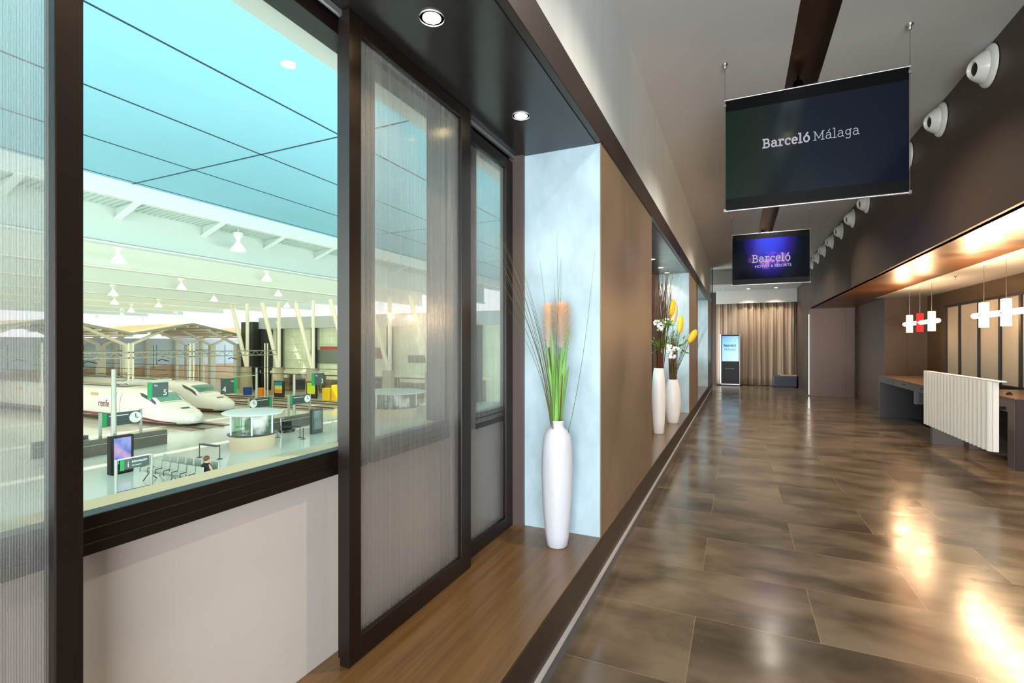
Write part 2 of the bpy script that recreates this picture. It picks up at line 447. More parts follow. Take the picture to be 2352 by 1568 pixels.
for i, (a, b_) in enumerate(spans):
    window('window_%d' % (i+1), a, b_, jr=.035 if i != 1 else .02, jl=.03)
# head soffit of the hotel facade outside (white reveal above the glass)
struct(B().box(-1.61, -1.50, Y0, 17.0, 2.70, 3.1), 'trim_8', mat('facade_reveal', (.66, .67, .64), .6))

# right side: bulkhead, soffits, walls
struct(B().box(1.87, 1.95, Y0, 16.7, 2.53, 3.94).box(1.87, 2.0, 16.7, Y1, 0, 3.94), 'wall_right', M_tan2)
struct(B().box(1.90, 2.79, Y0, 16.59, 2.53, 2.60).box(2.79, 2.98, 13.5, 16.59, 2.53, 2.60), 'trim_9', M_soffit)
struct(B().box(2.79, 3.80, Y0, 13.5, 2.532, 2.62), 'ceiling_lobby', M_ceil)
struct(B().box(1.872, 3.05, 16.59, 16.7, 0, 2.55), 'wall_back', M_mauve)
struct(B().box(2.98, 3.80, 13.5, 13.6, 0, 2.55).box(2.98, 3.06, 13.6, 16.59, 0, 2.55), 'wall_alcove', mat('alcove_brown', (.31, .235, .165), .5, .1, var=.1))
struct(B().box(2.772, 2.778, 16.583, 16.59, 0, 2.53), 'trim_10', M_trim)
struct(B().box(3.38, 3.386, 13.494, 13.5, 0, 2.53), 'trim_11', M_trim)
struct(B().box(1.862, 1.874, 16.575, 16.595, .04, 2.36), 'trim_12', emat('led_edge', (1, .97, .92), 5))
struct(B().box(3.74, 3.86, Y0, 13.5, 0, .86).box(3.74, 3.86, 12.40, 13.5, .86, 2.24).box(3.74, 3.86, Y0, 13.5, 2.24, 2.55).box(3.74, 3.86, Y0, 5.3, .86, 2.24), 'wall_lobby', M_gold)
wg = sgroup('window_6')
fb = B().box(3.70, 3.78, 5.3, 12.42, 2.215, 2.255).box(3.70, 3.78, 5.3, 12.42, .83, .87)
ys = [12.395, 11.77, 10.97, 10.22, 9.60, 8.95, 8.3, 7.65, 7.0, 6.35, 5.7]
for i, y in enumerate(ys):
    w = .02 if i == 0 else .055
    fb.box(3.722, 3.76, y-w*.7, y+w*.5, .84, 2.25)
fb.ob('window_frame', M_frame, wg)
B().box(3.745, 3.755, 5.3, 12.4, .86, 2.24).ob('window_pane', M_cream, wg)
# end of the corridor
struct(B().box(-2.3, 1.87, Y1-.02, Y1+.1, 0, 4.2), 'wall_end', M_tan2)
struct(B().box(-2.3, 1.87, 17.56, Y1, 3.45, 3.53).box(-2.3, 1.87, 17.56, 17.62, 3.53, 4.2), 'ceiling_end', mat('grey_end_ceiling', (.62, .63, .62), .6))
struct(B().box(-.74, 1.87, 19.75, 19.83, 2.98, 3.45), 'trim_13', M_white)
struct(B().box(-.765, -.735, 16.96, 17.02, 0, 3.94), 'trim_14', M_trim)
struct(B().box(-2.3, -.80, 17.0, 17.08, 2.4, 3.94).box(-2.3, -2.2, 17.0, Y1, 2.4, 3.94), 'wall_end_left', M_wallpl)
g = sgroup('window_7')
B().box(-2.26, -2.20, 17.0, 20.2, 0, .06).box(-2.26, -2.2, 17.0, 20.2, 2.34, 2.42).box(-2.26, -2.2, 17.0, 17.06, 0, 2.4).box(-2.26, -2.2, 20.1, 20.18, 0, 2.4).ob('window_frame', M_alu, g)
B().box(-2.24, -2.235, 17.06, 20.1, .06, 2.34).ob('window_pane', M_glass, g)
# wall behind the camera with a wide opening assumed for the added fill lamp
struct(B().box(-1.6, 3.86, Y0-.1, Y0, 2.4, 4.2).box(-1.6, -.6, Y0-.1, Y0, -.15, 2.4).box(3.2, 3.86, Y0-.1, Y0, -.15, 2.4), 'wall_rear', M_wallpl)
g = sgroup('door_1')
B().box(-.6, 3.2, Y0-.08, Y0-.04, 0, .05).box(-.6, 3.2, Y0-.08, Y0-.04, 2.34, 2.4).box(-.6, -.55, Y0-.08, Y0-.04, 0, 2.4).box(3.15, 3.2, Y0-.08, Y0-.04, 0, 2.4).box(1.27, 1.33, Y0-.08, Y0-.04, 0, 2.4).ob('door_frame', M_frame, g)
B().box(-.55, 3.15, Y0-.062, Y0-.058, .05, 2.34).ob('door_pane', M_glass, g)

# ------------------------------------------------------------------ sliding panels
def sliding_panel(label, x, y0, y1, s0, s1, z0, z1, sz0, sz1, th=.045):
    t = thing('sliding_shutter', label, 'shutter', (x, y0, z0), 'ribbed sliding panels in the near niche')
    f = B().box(x-th, x, y0, s0, z0, z1).box(x-th, x, s1, y1, z0, z1).box(x-th, x, s0, s1, z0, sz0).box(x-th, x, s0, s1, sz1, z1)
    f.ob('panel_frame', M_frame, t, bevel=.003)
    B().box(x-th-.004, x+.004, y0-.002, y0+.012, z0+.03, z1-.03).ob('edge_strip', M_frame, t)
    B().box(x-.028, x-.022, s0-.005, s1+.005, sz0-.005, sz1+.005).ob('ribbed_sheet', M_rib, t)
    return t
sliding_panel('nearest ribbed translucent panel with a dark frame, at the left edge of the photo', -1.30, -.95, .592, -.89, .541, .307, 2.735, .39, 2.672)
sliding_panel('tall ribbed translucent panel in a dark bronze frame just right of the clear window', -1.30, 1.40, 2.314, 1.466, 2.216, .307, 2.735, .395, 2.672)
sliding_panel('narrow ribbed panel set back behind the others next to the pale end wall', -1.352, 2.33, 2.965, 2.385, 2.864, .307, 2.70, .385, 2.63)
tr = tag(B().box(-1.345, -1.335, -1.5, 2.968, 2.715, 2.738).box(-1.358, -1.35, -1.5, 2.968, 2.722, 2.738).box(-1.40, -1.392, -1.5, 2.968, 2.715, 2.738).ob('sliding_rail', M_alu),
         'thin double aluminium rail under the niche ceiling, carrying the panels', 'rail')
for i, y in enumerate((2.31, 2.318)): pass

# ------------------------------------------------------------------ niche downlights
E_warm = emat('warm_lamp_glow', (1, .86, .62), 22)
def spot(name, loc, energy, color, size, blend=.6, rot=(0, 0, 0), radius=.03):
    l = bpy.data.lights.new(name, 'SPOT'); l.energy = energy; l.color = color; l.spot_size = size; l.spot_blend = blend; l.shadow_soft_size = radius
    o = bpy.data.objects.new(name, l); o.location = loc; o.rotation_euler = rot; col.objects.link(o); return o
def area(name, loc, rot, sx, sy, energy, color):
    l = bpy.data.lights.new(name, 'AREA'); l.energy = energy; l.color = color; l.shape = 'RECTANGLE'; l.size = sx; l.size_y = sy
    o = bpy.data.objects.new(name, l); o.location = loc; o.rotation_euler = rot; col.objects.link(o); return o
WARM = (1, .72, .42)
def downlight(loc, label, group, r=.035, energy=16, colr=WARM, size=1.9, cat='downlight'):
    t = thing('recessed_downlight', label, cat, loc, group)
    B().lathe([(r*1.35, -.006), (r*1.35, 0), (r, 0), (r, -.004)], loc, 24, capb=False, capt=False).ob('trim_ring', M_noz, t, smooth=True)
    B().lathe([(r, -.003), (r*.6, -.006)], loc, 24).ob('lamp', E_warm, t)
    spot('downlight_beam', (loc[0], loc[1], loc[2]-.03), energy, colr, size)
    return t
downlight((-1.057, 1.578, 2.74), 'glowing recessed downlight in the dark niche ceiling, the nearer one above the panels', 'niche ceiling downlights', energy=22)
downlight((-1.07, 2.456, 2.74), 'glowing recessed downlight in the dark niche ceiling nearest the pale end wall', 'niche ceiling downlights', energy=9)
downlight((-1.07, .69, 2.74), 'recessed downlight in the niche ceiling above the left edge of the clear window', 'niche ceiling downlights', energy=18)
downlight((-1.139, 7.41, 2.74), 'small glowing downlight over the taller of the two paired white vases', 'niche ceiling downlights', energy=19)
downlight((-1.134, 8.27, 2.74), 'middle of three small downlights in the second niche ceiling', 'niche ceiling downlights', energy=19)
downlight((-1.12, 8.9, 2.74), 'smallest downlight of the second niche, above its white end wall', 'niche ceiling downlights', energy=16)
spot('niche_beam', (-1.07, 6.3, 2.7), 22, WARM, 1.9); spot('niche_beam', (-1.07, 12.5, 2.7), 26, WARM, 1.9); spot('niche_beam', (-1.07, 14.0, 2.7), 26, WARM, 1.9)

# ------------------------------------------------------------------ vases and flowers
def vase(loc, label, prof, m, group=None, rough=False):
    w = (lambda a, h: 1+.006*math.sin(a*9+h*30)+.005*math.sin(a*5-h*55)) if rough else None
    t = thing('floor_vase', label, 'vase', loc, group)
    top = prof[-1]
    B().lathe(prof, loc, 48, wob=w, capt=False).ob('body', m, t, smooth=60)
    B().lathe([(top[0]*.8, top[1]-.10), (top[0]*.86, top[1]-.01), (top[0], top[1]), (top[0]*1.03, top[1]-.012)], loc, 48, capt=False).ob('rim', m, t, smooth=60)
    return t
v1 = (-.975, 2.775, .305)
prof1 = [(.052, 0), (.060, .008), (.070, .07), (.081, .18), (.089, .30), (.0925, .42), (.0925, .52), (.088, .60), (.078, .655), (.062, .685), (.044, .70), (.040, .706), (.039, .73), (.041, .745)]
vase(v1, 'tall slim chiselled white vase on the wooden ledge before the pale blue wall', prof1, M_ceramic, rough=True)
v2 = (-.90, 7.84, .305)
prof2 = [(.072, 0), (.078, .01), (.10, .12), (.118, .27), (.121, .36), (.112, .48), (.094, .58), (.078, .635), (.072, .66)]
vase(v2, 'shorter rounded white vase with brown stems, the farther of the pair in the second niche', prof2, M_ceramic2, 'paired white vases')
v3 = (-.965, 6.83, .305)
prof3 = [(.06, 0), (.066, .01), (.078, .15), (.088, .35), (.091, .5), (.085, .68), (.073, .80), (.064, .86), (.060, .875)]
vase(v3, 'tall slim white vase half hidden by the tan pier, in front of the rounded one', prof3, M_ceramic2, 'paired white vases')
v4 = (-.985, 12.9, .305)
vase(v4, 'distant white vase with grasses in the third niche', prof3, M_ceramic2)

M_blade = mat('green_leaf', (.36, .58, .20), .5, var=.25, vscale=(20, 20, 4))
M_grass = mat('dry_green_grass', (.36, .38, .20), .6, var=.2, vscale=(9, 9, 3))
def plume_mat():
    m, n, out = nt('peach_plume'); p = n.nodes.new('ShaderNodeBsdfPrincipled'); n.links.new(p.outputs[0], out.inputs[0])
    tc = n.nodes.new('ShaderNodeTexCoord'); sp = n.nodes.new('ShaderNodeSeparateXYZ'); n.links.new(tc.outputs['Object'], sp.inputs[0])
    r = n.nodes.new('ShaderNodeValToRGB'); mr = n.nodes.new('ShaderNodeMapRange'); mr.inputs[1].default_value = .42; mr.inputs[2].default_value = .74
    n.links.new(sp.outputs[2], mr.inputs[0]); n.links.new(mr.outputs[0], r.inputs[0]); n.links.new(r.outputs[0], p.inputs['Base Color'])
    r.color_ramp.elements[0].color = (*lin((.95, .93, .88)), 1); r.color_ramp.elements[0].position = .2
    r.color_ramp.elements[1].color = (*lin((.96, .82, .68)), 1); r.color_ramp.elements[1].position = .95
    p.inputs['Roughness'].default_value = .9; return m
M_plume = plume_mat()
M_twig = mat('brown_twig', (.34, .16, .10), .6, var=.3, vscale=(20, 20, 5))
M_petal = mat('white_petal', (.95, .95, .92), .6)
M_yel = mat('yellow_bloom', (.95, .74, .16), .55, var=.1)
M_cob = mat('cream_bloom', (.88, .80, .62), .6)
def curve_pts(p0, p1, bend, n=10):
    p0 = Vector(p0); p1 = Vector(p1); b = Vector(bend)
    return [p0.lerp(p1, i/n)+b*math.sin(PI*i/n) for i in range(n+1)]
def leaf(b, pts, w):
    side = Vector((1, .35, 0)).normalized()
    L = len(pts)
    vs = []
    for i, p in enumerate(pts):
        f = w*math.sin(PI*(.12+.86*i/(L-1)))**.7
        mid = Vector((-.35, 1, 0)).normalized()*f*.25
        vs.append((b.V(p-side*f/2), b.V(p+mid), b.V(p+side*f/2)))
    for a, c in zip(vs, vs[1:]):
        b.bm.faces.new((a[0], c[0], c[1], a[1])); b.bm.faces.new((a[1], c[1], c[2], a[2]))
def plume(c, rx, rz, mt, parent, n=1500, lean=(0, 0, 0), name='plume'):
    b = B(); rnd = random.Random(int(c[0]*1000)); c = Vector(c)
    b.ball(c, (rx*.14, rx*.14, rz*.8), 8, 8)
    for i in range(n):
        t = rnd.uniform(-1, 1); a = rnd.uniform(0, 2*PI); rr = math.sqrt(max(0, 1-t*t))
        base = c+Vector((rx*.12*rr*math.cos(a), rx*.12*rr*math.sin(a), rz*.85*t))
        q_ = rnd.uniform(.55, 1.1); tip = c+Vector((rx*q_*(rr**.5+.1)*math.cos(a), rx*q_*(rr**.5+.1)*math.sin(a), rz*(t*.9+.16)))+Vector((rnd.uniform(-1, 1), rnd.uniform(-1, 1), rnd.uniform(-1, 1)))*.012
        d = Vector((-math.sin(a), math.cos(a), 0))*.0009
        b.bm.faces.new((b.V(base-d), b.V(base+d), b.V(tip)))
    return b.ob(name, mt, parent)
# arrangement in the near vase
r1 = random.Random(3)
neck = Vector((v1[0], v1[1], 1.03))
t = thing('flower_arrangement', 'arrangement of long grasses and two peach plumes in the slim near vase', 'flowers', neck)
tips = [(-1.392, 2.16), (-1.375, 2.06), (-1.34, 2.14), (-1.29, 2.12), (-1.40, 1.98), (-1.25, 2.05), (-1.33, 1.95), (-1.27, 1.85), (-1.21, 2.10), (-1.17, 1.95), (-1.08, 2.0), (-.99, 2.17), (-.97, 2.02), (-1.02, 1.9), (-.93, 1.98), (-.75, 2.045), (-1.13, 1.75), (-1.30, 1.72)]
for i, (tx, tz) in enumerate(tips):
    b = B()
    base = neck+Vector((r1.uniform(-.02, .02), r1.uniform(-.02, .02), -.25))
    tip = Vector((tx, v1[1]+r1.uniform(-.12, .1), tz)) if tx > -1.3 else Vector((tx*.925, 2.58, 1.5+(tz-1.5)*.925))
    out = Vector(((tx-neck.x)*-.16, 0, .05))
    if tx > -.8: out = Vector((.02, 0, -.06))
    b.tube(curve_pts(base, tip, out, 14), [.0026-.0021*k/14 for k in range(15)], 5)
    b.ob('grass_stem', M_grass, t)
for i, (dx, dz, w, dy) in enumerate([(-.05, .52, .030, 0), (-.02, .60, .026, -.02), (.015, .50, .030, .01), (.05, .58, .024, 0), (.0, .42, .032, -.03), (-.03, .36, .03, -.02), (.04, .34, .028, .02), (.03, .66, .018, 0)]):
    b = B(); leaf(b, curve_pts(neck+Vector((dx*.2, dy, -.06)), neck+Vector((dx*1.6, dy, dz)), (dx*-.25, 0, 0), 12), w)
    b.ob('leaf', M_blade, t, smooth=True)
plume((-1.03, 2.77, 1.60), .056, .145, M_plume, t, 5000)
plume((-.95, 2.785, 1.60), .084, .150, M_plume, t, 7000)
b = B().tube([neck+Vector((-.02, 0, -.1)), (-1.01, 2.77, 1.35), (-1.03, 2.77, 1.52)], .004, 6); b.tube([neck+Vector((.01, 0, -.1)), (-.945, 2.78, 1.3), (-.95, 2.785, 1.52)], .004, 6); b.ob('plume_stem', M_twig, t)

def twig_bunch(base, label, h, spread, n, lean, seed, extra=()):
    rr = random.Random(seed); base = Vector(base)
    t = thing('flower_arrangement', label, 'flowers', base)
    b = B()
    for i in range(n):
        a = rr.uniform(0, 2*PI); q = rr.random()**.5
        p0 = base+Vector((math.cos(a)*q*.045, math.sin(a)*q*.045, -.12))
        hh = h*rr.uniform(.75, 1.02)
        p1 = base+Vector((math.cos(a)*q*spread+lean*hh, math.sin(a)*q*spread, hh))
        b.tube(curve_pts(p0, p1, (rr.uniform(-.02, .02), rr.uniform(-.02, .02), 0), 6), [.0042-.0028*k/6 for k in range(7)], 4)
    b.ob('twigs', M_twig, t, kind='stuff')
    b = B()
    for i in range(26):
        a = rr.uniform(-.2, 1.6); hh = h*rr.uniform(.9, 1.25)
        p1 = base+Vector((rr.uniform(.0, .36), rr.uniform(-.25, .25), hh))
        b.tube(curve_pts(base+Vector((0, 0, -.1)), p1, (-.03, 0, .02), 8), [.0022-.0016*k/8 for k in range(9)], 4)
    b.ob('long_stems', M_grass, t, kind='stuff')
    return t
def blossom(t, c, r=.035, rr=random.Random(5)):
    b = B()
    for k in range(9):
        a = rr.uniform(0, 2*PI); e = rr.uniform(-.6, 1)
        b.ball(Vector(c)+Vector((math.cos(a)*r*.6, math.sin(a)*r*.6, e*r*.6)), (r*.42, r*.42, r*.3), 7, 5)
    b.ob('blossom', M_petal, t, smooth=True)
def cone_flower(t, c, r, h, m, lean=(0, 0, 0), stem_from=None):
    prof = [(r*.35, 0), (r*.8, h*.2), (r, h*.5), (r*.85, h*.8), (r*.45, h*.97), (r*.1, h)]
    ax = (lean[0], lean[1], 1)
    bb = B().lathe(prof, c, 14, axis=ax, wob=lambda a, hh: 1+.07*math.sin(a*6+hh*60)); bb.ob('bloom', m, t, smooth=True)
    if stem_from: B().tube(curve_pts(stem_from, c, (0, 0, 0), 6), .005, 6).ob('bloom_stem', M_grass, t)
    return
def leaf_cluster(t, c, n, R, seed, w=.03):
    rr = random.Random(seed); b = B(); c = Vector(c)
    for i in range(n):
        d = Vector((rr.uniform(-1, 1), rr.uniform(-1, 1), rr.uniform(-.5, 1))).normalized()
        p = c+d*R*rr.random()
        leaf(b, [p+d*.07*k/4 for k in range(5)], w)
    b.ob('leaves', M_blade, t, kind='stuff')
b3 = (v3[0], v3[1], 1.16)
t = twig_bunch(b3, 'bundle of tall brown twigs with white blossoms in the slim vase beside the tan pier', 1.32, .14, 70, .03, 11)
for p in ((-.93, 6.78, 1.74), (-.88, 6.8, 1.80), (-.94, 6.76, 1.70), (-.985, 6.75, 1.78)): blossom(t, p, .055)
leaf_cluster(t, (-.87, 6.8, 1.72), 26, .12, 3)
leaf_cluster(t, (-.95, 6.8, 1.45), 30, .14, 4, .022)
cone_flower(t, (-.815, 6.86, 1.86), .042, .24, M_yel, (.12, 0), (v3[0], v3[1], 1.1))
b2 = (v2[0], v2[1], .955)
t = twig_bunch(b2, 'arrangement with brown stems, cream and yellow blooms and white blossoms in the rounded vase', .75, .07, 46, 0, 12)
for p in ((-.93, 7.7, 1.38), (-.89, 7.7, 1.32), (-.95, 7.72, 1.45), (-.84, 7.72, 1.42), (-.90, 7.68, 1.29)): blossom(t, p, .055)
leaf_cluster(t, (-.80, 7.8, 1.45), 34, .17, 5, .026)
leaf_cluster(t, (-.97, 7.8, 1.50), 30, .2, 6, .022)
cone_flower(t, (-.90, 7.84, 1.80), .062, .34, M_cob, (.08, 0), (v2[0], v2[1], .95))
cone_flower(t, (-.80, 7.80, 1.66), .044, .27, M_yel, (.1, 0), (v2[0], v2[1], .95))
cone_flower(t, (-.67, 7.84, 1.52), .052, .22, M_yel, (.55, 0), (v2[0], v2[1], .95))
t = twig_bunch((v4[0], v4[1], 1.16), 'grasses in the distant white vase of the third niche', .75, .10, 24, .04, 13)
leaf_cluster(t, (v4[0]+.02, v4[1], 1.4), 18, .12, 9, .02)

# ------------------------------------------------------------------ hanging screens
def screen_mat(kind):
    m, n, out = nt('screen_image_'+kind); L = n.links.new
    tc = n.nodes.new('ShaderNodeTexCoord'); sp = n.nodes.new('ShaderNodeSeparateXYZ'); L(tc.outputs['Object'], sp.inputs[0])
    e = n.nodes.new('ShaderNodeEmission')
    g = n.nodes.new('ShaderNodeBsdfGlossy'); g.inputs['Roughness'].default_value = .12; g.inputs[0].default_value = (.35, .4, .4, 1)
    mx = n.nodes.new('ShaderNodeMixShader'); mx.inputs[0].default_value = .05; L(e.outputs[0], mx.inputs[1]); L(g.outputs[0], mx.inputs[2]); L(mx.outputs[0], out.inputs[0])
    def ramp(src, stops):
        r = n.nodes.new('ShaderNodeValToRGB'); r.color_ramp.elements[0].position = stops[0][0]; r.color_ramp.elements[0].color = (*lin(stops[0][1]), 1)
        r.color_ramp.elements[1].position = stops[-1][0]; r.color_ramp.elements[1].color = (*lin(stops[-1][1]), 1)
        for p, c in stops[1:-1]: r.color_ramp.elements.new(p).color = (*lin(c), 1)
        L(src, r.inputs[0]); return r.outputs[0]
    def maprange(src, a, b):
        q = n.nodes.new('ShaderNodeMapRange'); q.inputs[1].default_value = a; q.inputs[2].default_value = b; L(src, q.inputs[0]); return q.outputs[0]
    if kind == 'navy':
        c = ramp(maprange(sp.outputs[0], -.64, .64), [(0, (.07, .18, .13)), (.2, (.15, .18, .15)), (.3, (.13, .17, .19)), (.6, (.10, .13, .20)), (1, (.09, .11, .19))])  # green towards the left is a reflection painted into the screen colour
        L(c, e.inputs[0]); e.inputs[1].default_value = .5
    elif kind == 'violet':
        # blurred light cone, violet blobs
        mp = n.nodes.new('ShaderNodeMapping'); mp.inputs['Location'].default_value = (0, 0, -.42); mp.inputs['Scale'].default_value = (1.7, 1, .95)
        L(tc.outputs['Object'], mp.inputs[0])
        ln = n.nodes.new('ShaderNodeVectorMath'); ln.operation = 'LENGTH'; L(mp.outputs[0], ln.inputs[0])
        c = ramp(ln.outputs['Value'], [(0, (.24, .30, .92)), (.3, (.22, .24, .80)), (.55, (.17, .12, .50)), (.78, (.06, .06, .16)), (1, (.02, .03, .06))])
        ns = n.nodes.new('ShaderNodeTexNoise'); ns.inputs['Scale'].default_value = 7; ns.inputs['Detail'].default_value = 3; L(tc.outputs['Object'], ns.inputs[0])
        mp2 = n.nodes.new('ShaderNodeMapping'); mp2.inputs['Location'].default_value = (0, 0, .20); mp2.inputs['Scale'].default_value = (2.6, 1, 5.5); L(tc.outputs['Object'], mp2.inputs[0])
        l2 = n.nodes.new('ShaderNodeVectorMath'); l2.operation = 'LENGTH'; L(mp2.outputs[0], l2.inputs[0])
        f = n.nodes.new('ShaderNodeMapRange'); f.inputs[1].default_value = 1; f.inputs[2].default_value = .1; L(l2.outputs['Value'], f.inputs[0])
        f2 = n.nodes.new('ShaderNodeMath'); f2.operation = 'MULTIPLY'; L(f.outputs[0], f2.inputs[0])
        q = n.nodes.new('ShaderNodeMapRange'); q.inputs[1].default_value = .46; q.inputs[2].default_value = .66; L(ns.outputs[0], q.inputs[0]); L(q.outputs[0], f2.inputs[1])
        mc = n.nodes.new('ShaderNodeMix'); mc.data_type = 'RGBA'; L(f2.outputs[0], mc.inputs[0]); L(c, mc.inputs[6]); mc.inputs[7].default_value = (*lin((.80, .50, .95)), 1)
        L(mc.outputs[2], e.inputs[0]); e.inputs[1].default_value = 1
    elif kind == 'sky':
        c = ramp(maprange(sp.outputs[2], -.35, .35), [(0, (.68, .83, .92)), (.5, (.58, .82, .96)), (1, (.42, .68, .93))])
        L(c, e.inputs[0]); e.inputs[1].default_value = 1
    else:
        ns = n.nodes.new('ShaderNodeTexNoise'); ns.inputs['Scale'].default_value = 1.6; L(tc.outputs['Object'], ns.inputs[0])
        c = ramp(ns.outputs[0], [(.3, (.25, .35, .62)), (.5, (.55, .60, .90)), (.6, (.80, .60, .75)), (.7, (.60, .78, .92))])
        L(c, e.inputs[0]); e.inputs[1].default_value = .9
    return m
M_txt = emat('lit_lettering', (.80, .80, .85), .6)
M_txt2 = emat('lit_lettering_soft', (.75, .76, .92), .8)
M_wire = mat('steel_wire', (.55, .55, .55), .3, .8)
def hanging_screen(y, x0, x1, z0, z1, kind, label):
    xc = (x0+x1)/2; zc = (z0+z1)/2
    t = thing('hanging_screen', label, 'screen', (xc, y, z0), 'projection screens hung in the corridor')
    s = B((xc, y, zc)).box(x0, x1, y-.004, y+.004, z0, z1)
    me_o = s.ob('screen_sheet', screen_mat(kind)); me_o.parent = t; me_o.location = (0, 0, zc-z0)
    for z, nm in ((z1+.004, 'top_rail'), (z0-.004, 'bottom_rail')):
        B().tube([(x0-.012, y, z), (x1+.012, y, z)], .008, 10).ob(nm, M_alu, t, smooth=60)
    bar_m = mat('screen_black_border', (.02, .03, .04), .3, spec=.15)
    dz = (z1-z0)*.105
    B().box(x0+.001, x1-.001, y-.0065, y-.0045, z1-dz, z1-.004).ob('black_border', bar_m, t)
    B().box(x0+.001, x1-.001, y-.0065, y-.0045, z0+.004, z0+dz).ob('black_border', bar_m, t)
    for x in (x0-.006, x1+.006):
        B().tube([(x, y, z0-.02), (x, y, 3.94)], .0022, 6).ob('suspension_wire', M_wire, t)
        B().lathe([(.006, -.05), (.012, -.045), (.012, -.02), (.026, -.012), (.026, 0)], (x, y, 3.94), 16).ob('ceiling_anchor', M_chrome, t, smooth=60)
        for z in (z1-.04, z0+.0): B().box(x-.010, x+.010, y-.008, y+.008, z-.012, z+.012).ob('wire_clamp', M_chrome, t)
    return t
T1 = hanging_screen(4.68, -.097, 1.185, 2.658, 3.612, 'navy', 'larger near hanging screen, dark navy, showing pale hotel lettering')
W = [.13]*7+[.055]*7
H1 = .099
slab_text('lettering', 'Barceló Málaga', H1, .1, M_txt, at((.192, 4.672, 3.155), RF), T1, weights=[.12]*7+[.0]+[.055]*6)
T2 = hanging_screen(10.3, -.097, 1.172, 2.62, 3.565, 'violet', 'smaller far hanging screen glowing blue and violet')
slab_text('lettering', 'Barceló', .185, .10, M_txt, at((.245, 10.292, 3.03), RF), T2)
text_mesh('small_lettering', 'HOTELS & RESORTS', .068, M_txt2, at((.285, 10.292, 2.925), RF), T2)

# projector in the ceiling slot behind the near screen
t = thing('projector', 'dark ceiling projector mostly hidden behind the larger hanging screen', 'projector', (.50, 7.4, 3.5))
B().box(.36, .80, 7.25, 7.6, 3.42, 3.56).ob('housing', M_black, t, bevel=.02)
B().tube([(.54, 7.4, 3.56), (.54, 7.4, 4.14)], .02, 10).ob('mounting_pole', M_black, t)
B().lathe([(.035, 0), (.04, .03)], (.58, 7.25, 3.49), 16, axis=(0, -1, 0)).ob('lens', M_chrome, t)
# slot spotlights
for i, (y, lab) in enumerate(((9.9, 'warm spotlight in the dark ceiling slot just above the smaller screen'), (2.6, 'spotlight in the ceiling slot before the near screen'), (5.6, 'spotlight in the ceiling slot behind the near screen'), (13.2, 'spotlight at the far end of the ceiling slot'))):
    t = thing('slot_spotlight', lab, 'spotlight', (.54, y, 4.14), 'spotlights inside the ceiling slot')
    B().tube([(.54, y, 4.14), (.54, y, 4.09)], .012, 8).ob('bracket', M_black, t)
    B().lathe([(.05, 0), (.052, .03), (.035, .09)], (.54, y, 4.0), 20, axis=(0, 0, 1)).ob('lamp_body', M_black, t, smooth=60)
    B().lathe([(.045, -.003), (.02, -.006)], (.54, y, 4.0), 20).ob('lamp', E_warm, t)
    spot('slot_beam', (.54, y, 3.955), 170, (1, .87, .72), 2.3)

# ------------------------------------------------------------------ jet nozzles along the bulkhead
nz = None
prof = [(.155, 0), (.165, .008), (.162, .018), (.135, .03), (.118, .055), (.112, .10), (.098, .14), (.080, .165), (.066, .178), (.060, .183), (.054, .178), (.050, .15)]
NL = ['first and largest white jet nozzle at the right edge of the photo', 'second white jet nozzle, right of the near screen', 'third white jet nozzle touching the right edge of the near screen',
      'white jet nozzle hidden behind the near screen', 'fifth white jet nozzle, first below the near screen', 'sixth white jet nozzle from the right edge of the photo', 'seventh white jet nozzle, in the middle of the far row',
      'eighth white jet nozzle from the right edge of the photo', 'ninth white jet nozzle, third before the small screen', 'tenth white jet nozzle, second beside the small screen', 'farthest white jet nozzle beside the violet screen']
ax = Vector((-.93, -.22, -.14)).normalized()
for i in range(11):
    y = 5.278+i*1.047; z = 3.765-.006*i
    if i == 0:
        nz = thing('air_jet_nozzle', NL[0], 'air nozzle', (1.87, y, z), 'air jet nozzles along the bulkhead')
        fl = B().lathe([(.150, 0), (.165, .006), (.165, .014), (.150, .030), (.128, .042)], (1.87, y, z), 40, axis=(-1, 0, 0)); fl.ob('wall_flange', M_noz, nz, smooth=50)
        c = Vector((1.865, y, z))
        B().lathe([(.130, .01), (.126, .035), (.114, .062), (.096, .09), (.080, .112), (.070, .122), (.062, .126), (.056, .120), (.052, .095)], c, 40, axis=ax, capt=False).ob('nozzle_barrel', M_noz, nz, smooth=50)
        B().lathe([(.054, .098), (.02, .099)], c, 32, axis=ax).ob('air_opening', M_black, nz, label='dark round opening')
    else:
        dup(nz, (1.87, y, z), NL[i])

